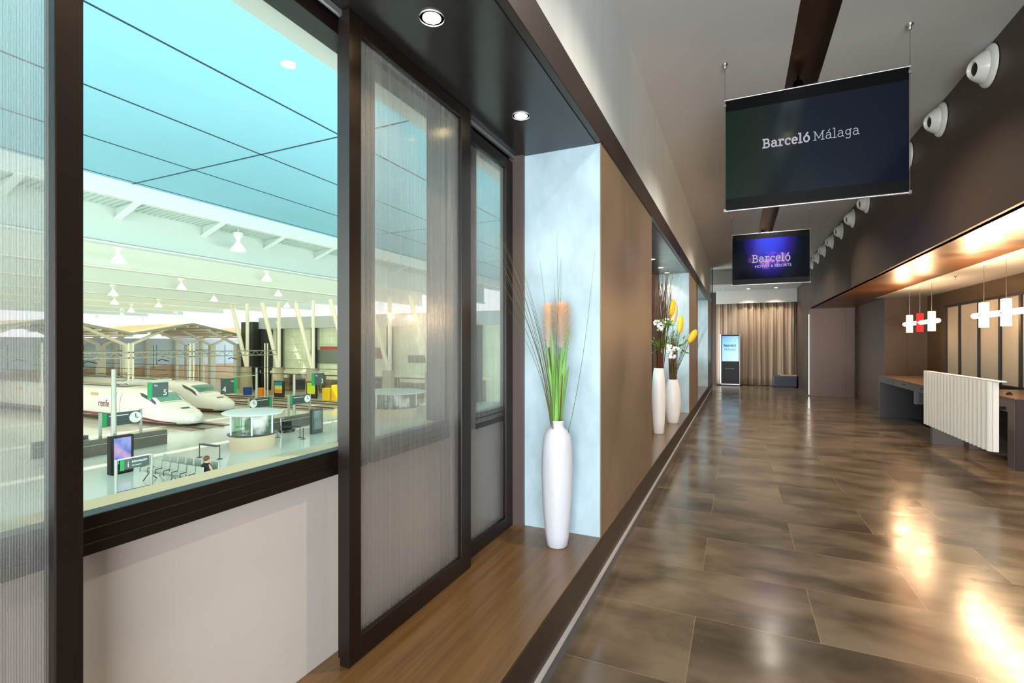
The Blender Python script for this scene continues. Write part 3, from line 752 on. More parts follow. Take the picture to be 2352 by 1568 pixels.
# ------------------------------------------------------------------ lobby: pendants, desks, ribbed screen
E_pend = emat('pendant_glow', (1, .90, .70), 1.9)
E_pend2 = emat('pendant_bright_glow', (1, .94, .80), 4)
E_red = emat('pendant_red_glow', (1, .25, .25), .8)
def pendant(y, label, red=False, hl=.283):
    t = thing('pendant_lamp', label, 'pendant lamp', (2.85, y, 1.87), 'cross-shaped pendant lamps over the desks')
    m = E_red if red else E_pend
    B().lathe([(.048, -.16), (.05, -.155), (.05, .155), (.048, .16)], (2.85, y, 1.87), 24).ob('vertical_shade', m, t, smooth=60)
    B().tube([(2.85, y-hl, 1.87), (2.85, y+hl, 1.87)], .036, 20).ob('horizontal_shade', E_pend2, t, smooth=60)
    B().ball((2.80, y-.02, 1.87), .014).ob('knob', M_chrome, t, smooth=True)
    B().tube([(2.85, y, 2.03), (2.85, y, 2.53)], .0025, 6).ob('cable', M_wire, t)
    B().lathe([(.03, -.02), (.035, 0)], (2.85, y, 2.532), 16).ob('ceiling_cup', M_noz, t)
    l = bpy.data.lights.new('pendant_glow', 'POINT'); l.energy = 26 if not red else 6; l.color = (1, .64, .34) if not red else (1, .3, .2); l.shadow_soft_size = .06
    o = bpy.data.objects.new('pendant_glow', l); o.location = (2.74, y, 1.99); col.objects.link(o)
    return t
pendant(11.225, 'white glowing cross pendant, leftmost of the far trio')
pendant(10.656, 'red and white cross pendant in the middle of the far trio', True)
pendant(10.088, 'white glowing cross pendant, right one of the far trio')
pendant(8.223, 'large glowing cross pendant, left of the near pair')
pendant(7.65, 'large glowing cross pendant at the right edge of the photo')
pendant(7.08, 'glowing cross pendant beyond the right edge of the near pair', hl=.28)
# desk one
t = thing('reception_desk', 'far grey reception desk with walnut top and two small slot handles', 'desk', (2.64, 12.41, 0))
B().box(2.632, 3.40, 9.30, 12.418, .845, .858).ob('worktop', M_deskw, t, bevel=.002)
B().box(2.64, 3.39, 12.33, 12.41, 0, .845).ob('end_panel', M_deskg, t, bevel=.003)
B().box(2.64, 3.39, 9.32, 9.40, 0, .845).ob('end_panel', M_deskg, t, bevel=.003)
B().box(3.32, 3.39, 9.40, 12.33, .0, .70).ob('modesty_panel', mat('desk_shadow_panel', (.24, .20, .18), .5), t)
for k in range(3):
    y0_ = 12.33-.98*k
    d = B().box(2.64, 3.30, y0_-.965, y0_-.003, .725, .843).ob('drawer', M_deskg, t, bevel=.002)
    B().box(2.636, 2.641, y0_-.72 if k else y0_-.70, y0_-.54 if k else y0_-.53, .785, .803).ob('slot_handle', M_black, d)
t2_ = thing('computer_tower', 'pale computer holder hanging under the far desk', 'computer', (2.80, 10.7, .5))
B().box(2.80, 3.1, 10.55, 10.60, .50, .722).box(2.80, 3.1, 10.66, 10.79, .46, .722).ob('holder', mat('pale_grey_metal', (.55, .58, .64), .4), t2_, bevel=.003)
# desk two
t = thing('reception_desk', 'near reception desk with brown top and thick grey leg, at the right edge', 'desk', (3.0, 7.83, 0))
B().box(2.99, 3.69, 7.82, 9.28, .838, .858).ob('worktop', M_deskw, t, bevel=.002)
B().box(3.0, 3.68, 7.845, 8.02, 0, .838).ob('end_panel', M_deskg, t, bevel=.003)
B().box(3.003, 3.68, 7.825, 7.845, 0, .836).ob('end_face', mat('dark_aubergine_laminate', (.19, .14, .14), .5), t, label='dark aubergine end face')
B().box(3.0, 3.68, 9.12, 9.26, 0, .838).ob('end_panel', M_deskg, t, bevel=.003)
B().box(3.0, 3.68, 8.02, 9.12, .67, .838).ob('apron', M_deskg, t, bevel=.003)
# white corrugated screen
t = thing('counter_screen', 'white vertically ribbed panel hung in front of the desks', 'panel', (2.50, 8.0, .35))
def cs(u, v):
    y = 6.955+u*2.095; k = abs(math.sin(u*19*PI))
    return (2.505-.055*k**.6, y, .345+v*.755)
B().grid(cs, 380, 1).ob('ribbed_board', M_ribw, t, smooth=True)
B().box(2.505, 2.53, 6.96, 9.08, .345, 1.10).ob('backing_board', M_ribw, t, bevel=.004)
B().box(2.47, 2.54, 6.80, 9.085, 1.10, 1.112).ob('top_rim', M_ribw, t, bevel=.003)
B().box(2.48, 2.53, 6.94, 6.958, .345, 1.10).ob('edge_post', M_ribw, t, bevel=.004)
B().bar((2.53, 9.02, .63), (2.64, 9.36, .63), .04).ob('bracket', M_deskg, t)
B().box(2.53, 3.0, 8.06, 8.10, .69, .73).ob('bracket', M_black, t)
# small bell and things on desk
tag(B().lathe([(.03, 0), (.032, .012), (.012, .03), (.004, .035)], (3.14, 8.35, .858), 20).ob('desk_bell', M_black, smooth=60), 'small dark bell on the brown desk top behind the ribbed panel', 'bell')
# lobby ceiling sprinklers
for (x, y, lab) in ((3.0, 9.6, 'small sprinkler in the warm lobby ceiling left of the near pendants'), (3.05, 7.45, 'small sprinkler in the warm lobby ceiling above the right edge pendant')):
    tag(B().lathe([(.012, -.05), (.004, -.045), (.006, -.02), (.02, -.004), (.02, 0)], (x, y, 2.532), 12).ob('sprinkler', M_chrome, smooth=60), lab, 'sprinkler', 'lobby ceiling sprinklers')
for y in (12.1, 11.37, 10.66): spot('wall_washer', (3.60, y, 2.50), 3, (1, .74, .36), 1.1, .4)
for y in (12.6, 9.2, 6.0, 3.0): spot('lobby_beam', (3.0, y, 2.50), 32, (1, .74, .46), 2.2)

# ------------------------------------------------------------------ corridor end
def cur(u, v):
    x = -.74+u*2.60
    k = u*33+.7*math.sin(u*11)+.25*math.sin(v*2+u*20)*(1-v)
    return (x+.02*math.sin(k*3.1)*(1-v), 19.93+.045*math.sin(k*2)*(1-.25*v)+.018*math.sin(k*5.3+1)+.012*math.sin(u*90)*v, .02+v*3.0)
tag(B().grid(cur, 460, 10).ob('curtain', M_curt, smooth=True, solid=.004), 'floor length beige pleated curtain across the end of the corridor', 'curtain')
tag(B().box(-.74, 1.86, 19.86, 19.98, 3.02, 3.05).ob('curtain_rail', M_alu), 'straight curtain rail hidden behind the white fascia at the corridor end', 'rail')
# totem
t = thing('information_totem', 'tall black digital totem with a light blue screen, before the curtain', 'totem', (-.25, 19.55, 0))
B().box(-.60, -.55, 19.50, 19.62, .03, 1.86).box(.052, .066, 19.50, 19.62, .03, 1.86).box(-.60, .066, 19.50, 19.62, 1.845, 1.86).box(-.60, .066, 19.50, 19.62, .03, .07).ob('silver_case', M_alu, t, bevel=.006)
B().box(-.55, .052, 19.51, 19.61, .07, 1.845).ob('black_front', M_black, t)
so = B((-.249, 19.507, 1.38)).box(-.525, .027, 19.504, 19.509, .88, 1.79).ob('display', screen_mat('sky')); so.parent = t; so.location = (-.249+.25, 19.507-19.55, 1.38)
M_dk = mat('dark_slate_lettering', (.12, .25, .34), .5)
slab_text('lettering', 'Barceló', .118, .13, M_dk, at((-.475, 19.50, 1.41), RF), t)
slab_text('lettering', 'Málaga', .118, .07, M_dk, at((-.45, 19.50, 1.27), RF), t)
text_mesh('small_lettering', 'barcelo.com', .06, mat('grey_lettering', (.5, .5, .5), .5), at((-.42, 19.505, .60), RF), t)
B().box(-.72, .13, 19.40, 19.72, 0, .03).ob('base_plate', M_black, t, bevel=.005)
# ottoman and low table
t = thing('bench', 'low dark grey upholstered bench at the foot of the curtain', 'bench', (1.5, 19.5, 0))
M_uph = mat('grey_upholstery', (.30, .31, .36), .7, var=.05)
B().box(1.13, 1.83, 19.35, 19.78, .04, .40).ob('seat_block', M_uph, t, bevel=.02)
B().box(1.18, 1.78, 19.40, 19.73, 0, .04).ob('plinth', M_black, t)
tag(B().box(1.36, 1.84, 19.42, 19.72, .402, .43).ob('serving_tray', mat('pale_wood', (.75, .62, .45), .5), bevel=.006), 'pale wooden board lying on the grey bench', 'tray')
for x, y, lab in ((.33, 19.3, 'left small downlight in the grey ceiling before the white fascia'), (1.19, 19.3, 'right small downlight in the grey ceiling before the white fascia')):
    downlight((x, y, 3.45), lab, 'downlights at the corridor end', r=.05, energy=75, colr=(1, .86, .68))
tag(B().lathe([(.02, -.05), (.03, -.03), (.03, 0)], (-.45, 18.9, 3.45), 12).ob('smoke_detector', M_noz, smooth=60), 'tiny detector on the grey end ceiling left of the downlights', 'detector')

# ------------------------------------------------------------------ STATION (outside)
Z = -4.5
st = struct(B().box(-150, -1.7, -40, 70, Z-.3, Z), 'floor_station', S_floor)
# hotel facade down to the concourse and up to the soffit
struct(B().box(-1.9, -1.62, -40, 70, Z, -.16).box(-1.9, -1.62, -40, 70, 4.2, 9.2).box(-1.9, -1.62, 20.4, 70, -.16, 4.2).box(-1.9, -1.62, -40, Y0-.1, -.16, 4.2), 'wall_facade', M_white)
# blue panelled soffit with joints
so_z = 9.2
struct(B().box(-26.5, -1.62, -40, 60, so_z, so_z+.4), 'ceiling_station', S_soffit)
jb = B()
for k in range(0, 6):
    x = -.909*(so_z-1.5)*(1/.5246+.6095*k-.6095)
    if -26.4 < x < -2: jb.box(x-.03, x+.03, -40, 60, so_z-.015, so_z+.01)
for k in range(-3, 4): jb.box(-26.5, -1.62, 13.96+k*13.6, 14.02+k*13.6, so_z-.015, so_z+.01)
struct(jb, 'trim_15', S_joint)
# fascia and roof beams parallel to the hotel
t = thing('edge_fascia', 'long white steel fascia along the edge of the station roof', 'roof beam', (-26.6, 0, 8.5))
def fas(u, v):
    y = -30+u*88; a = v*PI*.5
    return (-26.5-.7*(1-math.cos(a)), y, 9.24-(9.24-8.45)*math.sin(a))
B().box(-26.75, -26.505, -30, 58, 8.50, 9.24).ob('curved_face', S_white, t)
B().box(-26.95, -26.6, -30, 58, 8.44, 8.56).ob('gutter', S_white, t)
t = thing('ribbed_roof_deck', 'ribbed metal deck between the fascia and the first roof beam', 'roof deck', (-27.5, 0, 8.9))
B().prism([(-28.5, -30, 8.42), (-26.6, -30, 8.56), (-26.6, -30, 8.66), (-28.5, -30, 8.52)], (0, 88, 0)).ob('deck', S_beam, t)
b = B()
for k in range(290): b.prism([(-28.45, -28+k*.29, 8.36), (-26.7, -28+k*.29, 8.50), (-26.7, -28+k*.29, 8.56), (-28.45, -28+k*.29, 8.43)], (0, .13, 0))
b.ob('deck_ribs', S_beam, t, kind='stuff')
BX = [-28.5, -37.7, -47.1, -57.3, -66.8, -76.8, -87.3, -97.3]
names = ['nearest', 'second', 'third', 'fourth', 'fifth', 'sixth', 'seventh', 'farthest']
for i, x in enumerate(BX):
    top = 8.42 if i == 0 else 8.6
    t = thing('roof_beam', 'deep pale green roof beam spanning the station, %s from the fascia' % ('nearest' if i == 0 else names[i]+' one') if i < 7 else 'last pale roof beam, farthest from the window', 'roof beam', (x, 0, 6.5), 'parallel roof beams of the station')
    B().box(x-.2, x, -30, 54, 6.56, top).ob('web', S_beam, t)
    B().box(x-.45, x+.22, -30, 54, 6.48, 6.56).ob('bottom_flange', S_white, t)
gt = None
for i, y in enumerate((10.0, 14.38, 18.8, 22.97, 27.28, 31.7, 36.1)):
    lab = ['bracket left of the window frame', 'leftmost bracket seen in the clear window', 'second bracket from the left above the pendant lamps', 'third bracket in the clear window', 'bracket by the right edge of the clear window', 'bracket behind the ribbed panel', 'farthest roof bracket'][i]
    if i == 0:
        gt = thing('roof_bracket', 'triangular roof bracket: '+lab, 'bracket', (-28.5, y, 8), 'triangular brackets under the roof edge')
        B().prism([(-28.5, y-.05, 7.84), (-26.75, y-.05, 8.46), (-26.75, y-.05, 8.52), (-28.5, y-.05, 8.38)], (0, .1, 0)).ob('gusset', S_beam, gt)
        B().prism([(-28.5, y-.16, 7.80), (-26.7, y-.16, 8.42), (-26.7, y-.16, 8.47), (-28.5, y-.16, 7.86)], (0, .32, 0)).ob('flange', S_white, gt)
    else: dup(gt, (-28.5, y, 8), 'triangular roof bracket: '+lab)
t = thing('purlin_row', 'row of cross joists tying the distant roof beams', 'joists', (-60, 10, 8.6))
b = B()
for k in range(8): b.box(-97, -37.9, 1+k*7, 1.15+k*7, 8.62, 8.80)
b.ob('joists', S_beam, t)
# unseen roofing, made translucent and warm-tinted to soften daylight between the beams
m, n, out = nt('translucent_roofing')
tb = n.nodes.new('ShaderNodeBsdfTranslucent'); tb.inputs[0].default_value = (.80, .76, .62, 1); n.links.new(tb.outputs[0], out.inputs[0])
rb = B()
for a_, b_ in zip([-28.5, -37.7, -47.1, -57.3, -66.8, -76.8, -87.3], [-37.7, -47.1, -57.3, -66.8, -76.8, -87.3, -97.3]):
    rb.box(b_+.7, a_, -30, 54, 8.82, 8.84)
struct(rb, 'ceiling_skylight', m)

# hall lamps
hl = None
lamps = [(-27.4, 20.2, 8.38, 1), (-36.0, 18.22, 7.95, 1), (-46.0, 28.3, 7.7, 1), (-36.8, 29.8, 8.2, 1), (-46, 38.7, 8.05, 1), (-56, 27.9, 7.55, 1), (-56, 38.2, 7.8, 1), (-66, 37.8, 7.4, 1), (-66, 47.9, 7.6, 1), (-56, 48.5, 7.8, 1), (-66, 33, 7.4, 1), (-76, 40, 7.2, 1), (-86, 44, 7.0, 1), (-86, 52, 7.0, 1), (-97.1, 46, 6.46, 1), (-97.1, 53, 6.46, 1)]
labs = ['largest white hall lamp, hanging alone under the nearest beam', 'white hall lamp near the left of the clear window, under the second beam', 'hall lamp in the middle of the clear window, under the third beam', 'hall lamp right of centre, under the second beam',
        'hall lamp near the right side, under the third beam', 'hall lamp below the left one, under the third beam', 'small hall lamp under the fourth beam at centre', 'small hall lamp under the fourth beam at left',
        'small hall lamp under the fifth beam above the leaning columns', 'small hall lamp right of the leaning columns under the fourth beam', 'tiny hall lamp under the fifth beam', 'tiny hall lamp under the sixth beam', 'tiny hall lamp under the seventh beam, left', 'tiny hall lamp under the seventh beam, right', 'tiny dark hall lamp against the sky, left', 'tiny dark hall lamp against the sky, right']
M_lampg = mat('lamp_reflector', (.95, .95, .92), .4, emit=(1, 1, .95), estr=.35)
for (x, y, z, s), lab in zip(lamps, labs):
    if hl is None:
        hl = thing('hall_lamp', lab, 'hanging lamp', (x, y, z), 'bell-shaped hall lamps')
        B().tube([(x, y, z+.05), (x, y, z-.15)], .03, 8).ob('hanger', S_white, hl)
        B().lathe([(.22, -.45), (.27, -.40), (.27, -.18), (.20, -.13), (.06, -.12)], (x, y, z), 16).ob('gear_housing', S_white, hl, smooth=40)
        B().lathe([(.10, -.75), (.12, -.6), (.18, -.45)], (x, y, z), 16).ob('neck', S_white, hl, smooth=40)
        B().lathe([(.40, -1.28), (.42, -1.24), (.38, -1.12), (.26, -.95), (.15, -.80), (.11, -.72)], (x, y, z), 20).ob('bell_reflector', M_lampg, hl, smooth=40)
    else:
        dup(hl, (x, y, z), lab)

# ----- trains
TL = 30.0
def train_sec(s):
    # s: distance from nose tip -> (half width, top z, bottom z)
    pts = [(0, .05, .52, .44), (.12, .34, .76, .25), (.6, .70, 1.0, .16), (1.3, .98, 1.20, .12), (2.2, 1.18, 1.42, .12), (3.1, 1.31, 1.70, .12), (4.1, 1.38, 2.22, .12), (5.0, 1.41, 2.50, .12), (6.2, 1.43, 2.62, .12), (8, 1.44, 2.66, .12), (TL, 1.44, 2.66, .12)]
    for a, b_ in zip(pts, pts[1:]):
        if s <= b_[0]:
            f = (s-a[0])/(b_[0]-a[0]); f = f*f*(3-2*f)*.4+f*.6
            return [a[i]+(b_[i]-a[i])*f for i in (1, 2, 3)]
    return pts[-1][1:]
def train_pt(nose, yc, s, ph, off=0.0, Zb=Z):
    hw, zt, zb = train_sec(s)
    c, sn = math.cos(ph), math.sin(ph)
    e = .52
    cy = abs(c)**e*(1 if c > 0 else -1); cz = abs(sn)**e*(1 if sn > 0 else -1)
    zc = (zt+zb)/2; h = (zt-zb)/2
    slope = 1-.10*max(0, cz)
    return (nose-s-0*off, yc+cy*(hw*slope+off), Zb+zc+cz*(h+off))
def train(nose, yc, label, lx):
    t = thing('high_speed_train', label, 'train', (nose-10, yc, Z), 'white high-speed trains at the platforms')
    N = 110; K = 40
    ss = [TL*(i/N)**2.0 for i in range(N+1)]
    b = B(); rings = []
    for s in ss: rings.append([b.V(train_pt(nose, yc, s, 2*PI*k/K)) for k in range(K)])
    for a, c in zip(rings, rings[1:]):
        for k in range(K): b.bm.faces.new((a[k], a[(k+1) % K], c[(k+1) % K], c[k]))
    b.bm.faces.new(rings[0]); b.bm.faces.new(rings[-1][::-1])
    b.ob('body', S_train, t, smooth=True)
    def patch(name, m, s0, s1, p0, p1, off=.015, n1=20, n2=8, skew=0):
        B().grid(lambda u, v: train_pt(nose, yc, s0+(s1-s0)*u+skew*v, math.radians(p0+(p1-p0)*v), off), n1, n2).ob(name, m, t, smooth=True)
    # angles: 90 = roof, 180 = -Y side (towards us), 270 = belly
    patch('windscreen', S_tglass, 3.15, 4.35, 62, 118, .02)
    patch('windscreen_frame', S_train, 3.0, 3.16, 58, 122, .025)
    patch('side_window', S_tglass2, 3.5, 5.3, 134, 150, .02, skew=-.5)
    patch('side_window', S_tglass2, 3.5, 5.3, 46, 30, .02, skew=-.5)
    patch('maroon_stripe', S_red, 1.2, TL, 200, 213, .018, 60, 3)
    patch('underframe', S_dark, 6.8, TL, 218, 228, .012, 60, 3)
    patch('coupler_hatch', S_dark, 1.5, 1.75, 84, 96, .02, 3, 3)
    for s in (10.4, 14.5, 18.5, 22.5):
        patch('door_window', mat('amber_window', (.80, .68, .48), .3), s, s+1.0, 158, 168, .02, 4, 3)
    for s in (7.2, 7.9): patch('door_seam', S_post, s, s+.04, 150, 205, .016, 1, 8)
    patch('roof_box', S_post, 8, TL, 75, 105, .05, 20, 4)
    for s in (9.5, 16):
        B().tube([(nose-s, yc-.3, Z+2.7), (nose-s-.9, yc-.3, Z+2.95), (nose-s-.1, yc-.3, Z+3.1), (nose-s-.1, yc+.3, Z+3.1), (nose-s-.9, yc+.3, Z+2.95), (nose-s, yc+.3, Z+2.7)], .03, 6).ob('pantograph', S_dark, t)
    if lx:
        text_mesh('lettering', 'renfe', .78, S_red, at((nose-lx, yc-1.452, Z+1.15), RF), t, extrude=.004, sx=.95)
    return t
train(-35.6, 23.2, 'nearer white duck-billed train with maroon lettering on its side', 10.15)
train(-40.2, 29.1, 'farther white duck-billed train, its nose behind the round kiosk', 0)
# track beds
for i, (yc, nx, lab) in enumerate(((23.2, -34.2, 'track bed under the nearer train'), (29.1, -39.3, 'track bed under the farther train'), (34.0, -34.2, 'empty track bed beyond the two trains'), (37.6, -34.2, 'farthest empty track bed before the glass facade'))):
    t = thing('railway_track', lab, 'track', (nx-20, yc, Z), 'railway tracks')
    B().box(-110, nx, yc-1.5, yc+1.5, Z, Z+.03).ob('ballast_bed', S_ballast, t)
    for s in (-.72, .72): B().box(-110, nx+.2, yc+s-.05, yc+s+.05, Z+.03, Z+.12).ob('rail', S_rail, t)
# ----- butterfly canopies
def canopy(x0, yv, n, label):
    t = thing('platform_canopy', label, 'canopy', (x0, yv, Z), 'folded platform canopies')
    zv, zr, hw = 2.54, 3.87, 6.55
    for s in (-1, 1):
        b = B().prism([(x0, yv, zv), (x0, yv+s*hw, zr), (x0, yv+s*hw, zr+.12), (x0, yv, zv+.12)], (-15, 0, 0)); b.ob('roof_slope', S_wood, t)
        B().prism([(x0+.05, yv, zv-.06), (x0+.05, yv+s*hw, zr-.06), (x0+.05, yv+s*hw, zr+.2), (x0+.05, yv, zv+.2)], (-.12, 0, 0)).ob('roof_edge', S_post, t)
    for j in range(3):
        x = x0-1.0-5.2*j
        B().box(x-.28, x+.28, yv-.36, yv+.36, Z, 1.35).ob('column', S_cream, t)
        for s in (-1, 1):
            B().bar((x, yv, 1.3), (x, yv+s*4.4, zv+(zr-zv)*4.4/hw), .22, .30).ob('strut', S_cream, t)
    for k in range(9):
        y = yv-hw+.6+k*(2*hw-1.2)/8; z = zv+(zr-zv)*abs(y-yv)/hw-.1
        B().box(x0-15, x0, y-.06, y+.06, z-.14, z+.06).ob('rafter', S_cream, t)
    return t
canopy(-60, 31.74, 0, 'timber-lined folded canopy whose valley rests on the thick cream column')
canopy(-60, 18.64, 0, 'folded canopy cut by the left frame of the clear window')
canopy(-60, 44.84, 0, 'right-hand folded canopy ending beside the leaning columns')
# far cladding wall
struct(B().box(-76, -75, 10, 60, Z, -1.6), 'wall_station_lower', S_tanw)
struct(B().box(-76, -75, 10, 60, -1.6, 2.3), 'wall_station_upper', S_bluew)
for i in range(10):
    y = 14+i*3.9
    o = tag(B().box(-74.9, -74.4, y-.18, y+.18, Z, 2.0).ob('wall_pilaster', S_cream), 'slim cream pilaster standing against the blue-white cladding', 'pilaster', 'pilasters on the far wall')
# catenary gantries between the tracks
def gantry(x, label):
    t = thing('catenary_gantry', label, 'gantry', (x, 30, Z), 'overhead line gantries')
    for y in (20.2, 26.3, 31.8, 40.4):
        for dy in (-.18, .18): B().box(x-.05, x+.05, y+dy-.05, y+dy+.05, Z, 1.6).ob('mast', S_cream, t)
    for z in (.25, .75): B().box(x-.05, x+.05, 20, 41.7, z-.05, z+.05).ob('beam_chord', S_post, t)
    b = B()
    for k in range(43): b.bar((x, 20+k*.5, .25 if k % 2 else .75), (x, 20.5+k*.5, .75 if k % 2 else .25), .04)
    b.ob('lattice', S_post, t, kind='stuff')
    for y in (23.2, 29.1, 36.2):
        B().tube([(x, y-.9, 1.4), (x, y-.9, -.9), (x, y+.2, -1.0)], .03, 6).ob('dropper', S_dark, t)
        B().tube([(x, y-.5, -.1), (x, y-.2, .05), (x, y+.5, -.15)], .05, 6).ob('insulator', S_dark, t)
    return t
gantry(-50, 'lattice overhead line gantry across the tracks, the nearer one')
gantry(-62, 'lattice overhead line gantry across the tracks, the farther one')
for i, (y, z) in enumerate(((23.2, -.95), (29.1, -.95), (36.2, -.95))):
    tag(B().tube([(-110, y, z), (-32, y, z)], .025, 5).ob('contact_wire', S_dark), ['contact wire over the nearer train', 'contact wire over the farther train', 'contact wire over the empty track'][i], 'wire', 'overhead contact wires')

# ----- facade on the far side (faces us)
FY = 46.0
struct(B().box(-62, -1.9, FY, FY+.4, Z, 3.5), 'wall_glazed', S_fglass)
struct(B().box(-57.5, -1.9, FY-.7, FY+.5, 3.5, 4.95), 'trim_16', S_grey)
b = B()
for k in range(37): b.box(-58+k*1.52, -57.93+k*1.52, FY-.08, FY, Z, 3.5)
for z in (-2.6, -1.5, -.4, .6, 1.6, 2.6): b.box(-58, -2, FY-.09, FY, z-.03, z+.03)
b.box(-58, -2, FY-.5, FY, -2.25, -1.95)
struct(b, 'trim_17', S_fmull)
tag(B().box(-59.8, -57.5, FY-1.5, FY-.01, Z, 4.4).ob('dark_tower', S_dark), 'dark grey tower block between the canopy and the glazed facade', 'tower')
tag(B().box(-57.2, -55.6, FY-.6, FY-.1, Z, 3.4).ob('dark_tower', S_dark), 'narrower dark glazed bay right of the dark tower', 'tower')
for i, x in enumerate((-53.5, -47.6, -41.8, -36.0, -30.2, -24.5)):
    tag(B().box(x-.28, x+.28, FY-1.0, FY-.45, Z, 3.5).ob('dark_column', S_dark), ['first dark column right of the dark tower', 'second dark column, behind the green platform sign', 'dark column hidden by the bronze window frame', 'dark column behind the middle ribbed panel', 'dark column behind the right part of the ribbed panel', 'dark column behind the narrow ribbed panel'][i], 'column', 'dark facade columns')
# shopfronts behind the facade line
M_shopd = mat('shop_dark', (.34, .33, .28), .5, c2=(.66, .58, .42), vscale=(.8, .8, 1.4))
for i, (x0, x1) in enumerate(((-55.3, -52), (-51.5, -46.5), (-46, -41), (-40.5, -35.5), (-35, -30), (-29.5, -24))):
    t = thing('shopfront', ['shopfront at the foot of the dark bay', 'shopfront between the first two leaning columns', 'shopfront behind the yellow poster', 'shopfront with a dark sign behind the ribbed panel', 'shopfront right of the dark sign', 'shopfront behind the narrow panel'][i], 'shop', (x0, FY-.6, Z), 'shopfronts along the facade')
    B().box(x0, x1, FY-.55, FY-.1, Z, Z+2.2).ob('shop_wall', M_shopd, t)
    B().box(x0+.3, x1-.3, FY-.62, FY-.55, Z+1.7, Z+2.1).ob('shop_sign', [S_cream, S_post, S_cream, S_dark, S_cream, S_green][i], t)
    B().box(x0+.4, x1-.4, FY-.60, FY-.55, Z+.3, Z+1.5).ob('shop_window', S_tglass2 if i % 2 else M_shopd, t)
for (x0, x1, z0_, z1_, mm, lab, cat) in ((-47.2, -43.0, .8, 1.2, mat('red_shop_band', (.72, .35, .28), .5), 'red shop band high on the facade beside the dark column', 'sign'),
                             (-48.8, -43.0, -.9, .75, mat('tinted_shop', (.50, .54, .48), .4), 'grey-green upper shop window under the red band', 'window'),
                             (-39.4, -37.6, -.2, 1.1, mat('maroon_box', (.45, .30, .26), .5), 'maroon square sign on the facade, seen through the ribbed panel', 'sign'),
                             (-33.9, -31.6, .3, 1.0, mat('white_band', (.9, .88, .84), .5), 'pale shop sign band with red lettering on the facade', 'sign'),
                             (-33.9, -31.6, -.6, .25, mat('green_grey', (.45, .5, .4), .5), 'grey-green upper shop window under the pale sign band', 'window')):
    tag(B().box(x0, x1, FY-.16, FY-.09, z0_, z1_).ob('upper_shop_panel', mm), lab, cat)
# leaning V columns
for i, x in enumerate((-55.5, -50.0, -44.5, -39.0, -33.6, -28.2)):
    t = thing('leaning_column', ['V-shaped column at the right end of the canopies', 'V-shaped column above the teal poster', 'V-shaped column above the yellow poster', 'V-shaped column behind the bronze frame', 'V-shaped column behind the ribbed panel', 'V-shaped column behind the narrow panel'][i], 'column', (x, 42, Z), 'V-shaped roof columns')
    B().lathe([(.75, 0), (.75, .3), (.62, 2.6), (.62, 3.2)], (x, 42, Z), 20).ob('concrete_base', mat('concrete_base', (.70, .66, .54), .7), t, smooth=40)
    B().tube([(x+.15, 42, Z+3.0), (x-2.7, 42, 6.5)], .24, 12).ob('leaning_strut', S_cream, t, smooth=40)
    B().tube([(x+.2, 42, Z+3.0), (x+.2, 42, 6.5)], .20, 12).ob('upright_strut', S_cream, t, smooth=40)
# posters on the bases
for (x, y, cs_, lab) in ((-47.1, 39.76, ((.05, .55, .60), (.85, .85, .40), (.95, .60, .20)), 'teal and orange poster box at the foot of the second leaning column'), (-42.9, 40.5, ((.75, .85, .15), (.80, .90, .20), (.90, .85, .25)), 'lime yellow poster box at the foot of the third leaning column')):
    t = thing('poster_box', lab, 'poster', (x, y, Z), 'poster boxes by the columns')
    B().box(x-.72, x+.72, y-.12, y+.12, Z, Z+1.85).ob('case', S_dark, t)
    for j, c_ in enumerate(cs_):
        B().box(x-.58, x+.58, y-.14, y-.12, Z+1.75-.42*(j+1), Z+1.75-.42*j).ob('poster', mat('poster_%.2f_%d' % (x, j), c_, .6), t)
for i, (x, y) in enumerate(((-39.9, 39.9), (-38.8, 40.1))):
    tag(B().box(x-.5, x+.5, y-.4, y+.4, Z, Z+(1.3 if i == 0 else 1.65)).ob('yellow_machine', S_yel, bevel=.04), ['lower yellow box near the right jamb of the clear window', 'taller yellow box near the right jamb of the clear window'][i], 'box', 'yellow boxes')
for (x, y, c_, lab) in ((-52.9, 40.2, (.12, .30, .62), 'small blue bin near the first leaning column'), (-50.6, 40.2, (.95, .55, .15), 'small orange box near the first leaning column')):
    tag(B().box(x-.4, x+.4, y-.3, y+.3, Z, Z+.9).ob('bin', mat('bin_%.1f' % x, c_, .5), bevel=.04), lab, 'bin')

# ----- platform number signs on tall posts
def platform_sign(px, py, h, arm_y, s0, s1, zt, zb, num, label, flip=False, x=None, right_post=False):
    t = thing('platform_sign', label, 'sign', (px, py, Z), 'platform number signs')
    B().lathe([(.125, 0), (.12, .6), (.095, h)], (px, py, Z), 16).ob('post', S_post, t, smooth=40)
    za = zt+.12
    B().bar((px, py, za), (px, arm_y, za), .08).ob('arm', S_post, t)
    B().box(px-.03, px+.03, s0, s1, zb, zt).ob('board', S_sign, t)
    w = (s1-s0)*.17
    g0, g1 = (s1-w, s1+.03) if flip else (s0-.03, s0+w)
    B().box(px-.04, px+.04, g0, g1, zb-.03, zt+.03).ob('green_edge', S_green, t)
    for y in (s0+.1, s1-.1): B().bar((px, y, zt), (px, y, za), .02).ob('hanger', S_post, t)
    ty = s0+(s1-s0)*(.08 if flip else .72)
    text_mesh('number', num, (zt-zb)*.55, S_signw, at((px+.032, ty, zb+(zt-zb)*.12), RS), t, extrude=.003)
    text_mesh('small_lettering', 'Vía', (zt-zb)*.18, S_signw, at((px+.032, s0+(s1-s0)*(.62 if flip else .26), zb+(zt-zb)*.75), RS), t, extrude=.003)
    return t
platform_sign(-27.0, 13.47, 4.8, 16.1, 14.99, 15.93, -.47, -1.22, '5', 'hanging green-edged sign with number 5 on a tall tapered post')
